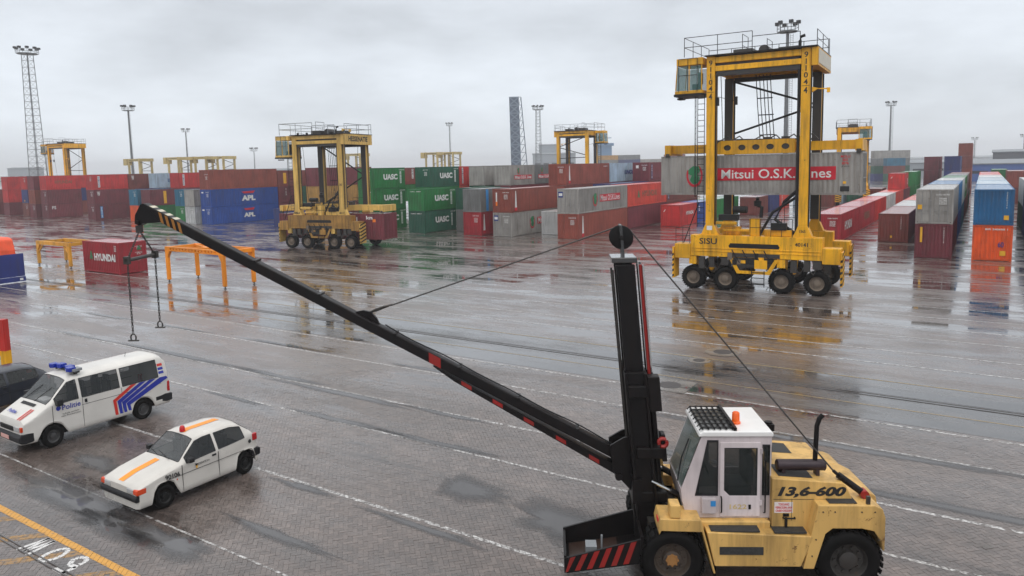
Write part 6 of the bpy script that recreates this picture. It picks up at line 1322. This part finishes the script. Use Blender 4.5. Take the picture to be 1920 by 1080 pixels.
# ------------------------------------------------------------------ lattice tower (raised bridge leaf)
M_BR = plain('blue-grey bridge steel', (.09, .125, .18, 1), .5, .2); x, y = bearing(977, 330); t = thing('bridge_tower', 'tall grey raised bridge leaf with lattice edge', 'bridge', (x, y, 0), math.radians(33))
bh = 38.5; MB().prism([(-4.3, 0), (.2, 0), (-.4, bh), (-4.7, bh)], -.5, .5, 'y').build('deck', M_BR, t); q = MB(); q.beam((3.4, -.5, 0), (.6, -.5, bh), .3); q.beam((3.4, 2.5, 0), (.6, 2.5, bh), .3)
for k in range(11):
    z0, z1 = bh * k / 11, bh * (k + 1) / 11; e0, e1 = 3.4 - 2.8 * k / 11, 3.4 - 2.8 * (k + 1) / 11; i0, i1 = .2 - .6 * k / 11, .2 - .6 * (k + 1) / 11
    q.beam((i0, -.55, z0), (e1, -.55, z1), .2); q.beam((e1, -.55, z1), (i1, -.55, z1), .2)
q.build('edge_truss', M_BR, t); q = MB()
for k in range(11):
    z0, z1 = bh * k / 11, bh * (k + 1) / 11; a0, a1 = -4.3 - .4 * k / 11, -4.3 - .4 * (k + 1) / 11; i0, i1 = .2 - .6 * k / 11, .2 - .6 * (k + 1) / 11
    q.beam((a0, -.62, z0), (i1, -.62, z1), .45); q.beam((i0, -.62, z0), (a1, -.62, z1), .45); q.beam((a1, -.62, z1), (i1, -.62, z1), .45)
q.build('deck_stiffener', plain('pale bridge steel', (.2, .26, .34, 1), .5, .2), t)
# ------------------------------------------------------------------ far stacks and sheds
def far_stack(px0, d, n, tiers, lab, seed, L=12.19, cols=None, face=0):
    r = random.Random(seed); x, y = bearing(px0, d); vx, vy = math.cos(YAW), math.sin(YAW)
    for i in range(n):
        hgt = tiers[i % len(tiers)]
        for lv in range(hgt):
            cc = r.choice(cols or ['maroon', 'slate', 'red', 'navy', 'dark_green', 'brown', 'grey', 'tan', 'teal']); o = container(0, 0, lv * HC, cc, '%s container, %s tier, %s along %s' % (WORD[cc], ORD[lv], ORD[i], lab), L=L, full=False, group='distant container stacks')
            o.location = (x + vx * i * (L + .3), y + vy * i * (L + .3), lv * HC); o.rotation_euler = (0, 0, YAW - PI / 2)
far_stack(1118, 420, 3, [5, 5, 4], 'the far pile right of the tall carrier', 1); far_stack(1205, 440, 2, [4, 5], 'the far pile left of the carried container', 2); far_stack(985, 300, 4, [3, 3, 3, 3], 'the far pile below the lattice tower', 3, cols=['maroon', 'tan', 'navy', 'brown', 'blue']); far_stack(1090, 310, 4, [3, 3, 3, 3], 'the low far line right of the tall carrier', 7, cols=['maroon', 'tan', 'steel_blue', 'teal', 'red'])
far_stack(1632, 280, 1, [4], 'the far pile beside the light mast', 4); far_stack(1656, 275, 1, [3], 'the far pile right of the light mast', 5, 6.06); far_stack(1606, 300, 1, [2], 'the far pile left of the light mast', 6, 6.06)
def shed(label, px, d, w, dp, h, wall, roof, rz=YAW, name='warehouse'):
    x, y = bearing(px, d); t = thing(name, label, 'building', (x, y, 0), rz); a = MB(); a.box(-w / 2, w / 2, 0, dp, 0, h); a.build('wall', wall, t); r = MB(); r.prism([(-.3, h), (dp / 2, h + min(2, dp * .06)), (dp + .3, h), (dp + .3, h + .3), (dp / 2, h + .3 + min(2, dp * .06)), (-.3, h + .3)], -w / 2 - .3, w / 2 + .3, 'x'); r.build('roof', roof, t)
    n = max(2, int(w / 6))
    for k in range(n): u = -w / 2 + w * (k + .5) / n; MB().box(u - w / n * .32, u + w / n * .32, -.06, -.01, h * .45, h * .62).build('window_band', M_AGL, t)
    return t
M_BW = plain('blue cladding', (.03, .09, .3, 1), .5); M_GW = plain('grey cladding', (.3, .33, .36, 1), .5); M_RF = plain('grey roof sheet', (.2, .22, .24, 1), .5)
shed('long blue warehouse beyond the right-hand rows', 1860, 270, 25, 20, 5.2, M_BW, M_RF, 0); shed('low grey warehouse beyond the red row', 1740, 330, 40, 20, 5.5, M_GW, M_RF, math.radians(20)); shed('dark grey shed at the right edge far off', 1915, 330, 18, 15, 9, plain('dark cladding', (.08, .085, .1, 1), .5), M_RF, 0)
shed('faint grey building at the far left', 38, 620, 18, 12, 14, M_GW, M_RF); shed('faint low building left of the older carrier', 488, 560, 45, 20, 9, M_GW, M_RF); shed('hazy stepped building left of the tall carrier', 1040, 520, 30, 15, 16, M_GW, M_RF); shed('hazy building beside the tall carrier', 1030, 540, 14, 12, 23, M_GW, M_RF)
x, y = bearing(1135, 560); t = thing('ship_bridge', 'hazy blue ship bridge above the far container pile', 'ship', (x, y, 0), YAW); MB().box(-5, 5, 0, 8, 0, 22).box(-6.5, 6.5, -1, 6, 22, 24).build('superstructure', plain('ship blue', (.08, .2, .36, 1), .5), t); MB().tube([(0, 2, 24), (0, 2, 31)], .5, 6).beam((-4, 2, 28), (5, 2, 28), .5).build('radar_mast', plain('ship blue', (.08, .2, .36, 1), .5), t)
shed('long low grey quay shed on the left horizon', 300, 900, 420, 30, 7.5, M_GW, M_RF); shed('long low shed on the middle horizon', 820, 1000, 460, 30, 8, M_GW, M_RF); shed('long low shed on the right horizon', 1500, 900, 500, 30, 7, M_GW, M_RF)
# ------------------------------------------------------------------ wet air
hz = MB(); hz.box(-3100, 3100, -3100, 3100, -1, 56); ho = hz.build('haze', plain('x', (1, 1, 1, 1))); tag(ho, 'thin rain haze over the whole yard', 'haze', kind='stuff')
hm = bpy.data.materials.new('rain haze'); hm.use_nodes = True; t = hm.node_tree; t.nodes.clear(); o = N(t, 'ShaderNodeOutputMaterial'); v = N(t, 'ShaderNodeVolumePrincipled'); v.inputs['Color'].default_value = (.93, .95, .98, 1); v.inputs['Density'].default_value = .0006; v.inputs['Anisotropy'].default_value = .3
t.links.new(v.outputs[0], o.inputs['Volume']); ho.data.materials.clear(); ho.data.materials.append(hm)
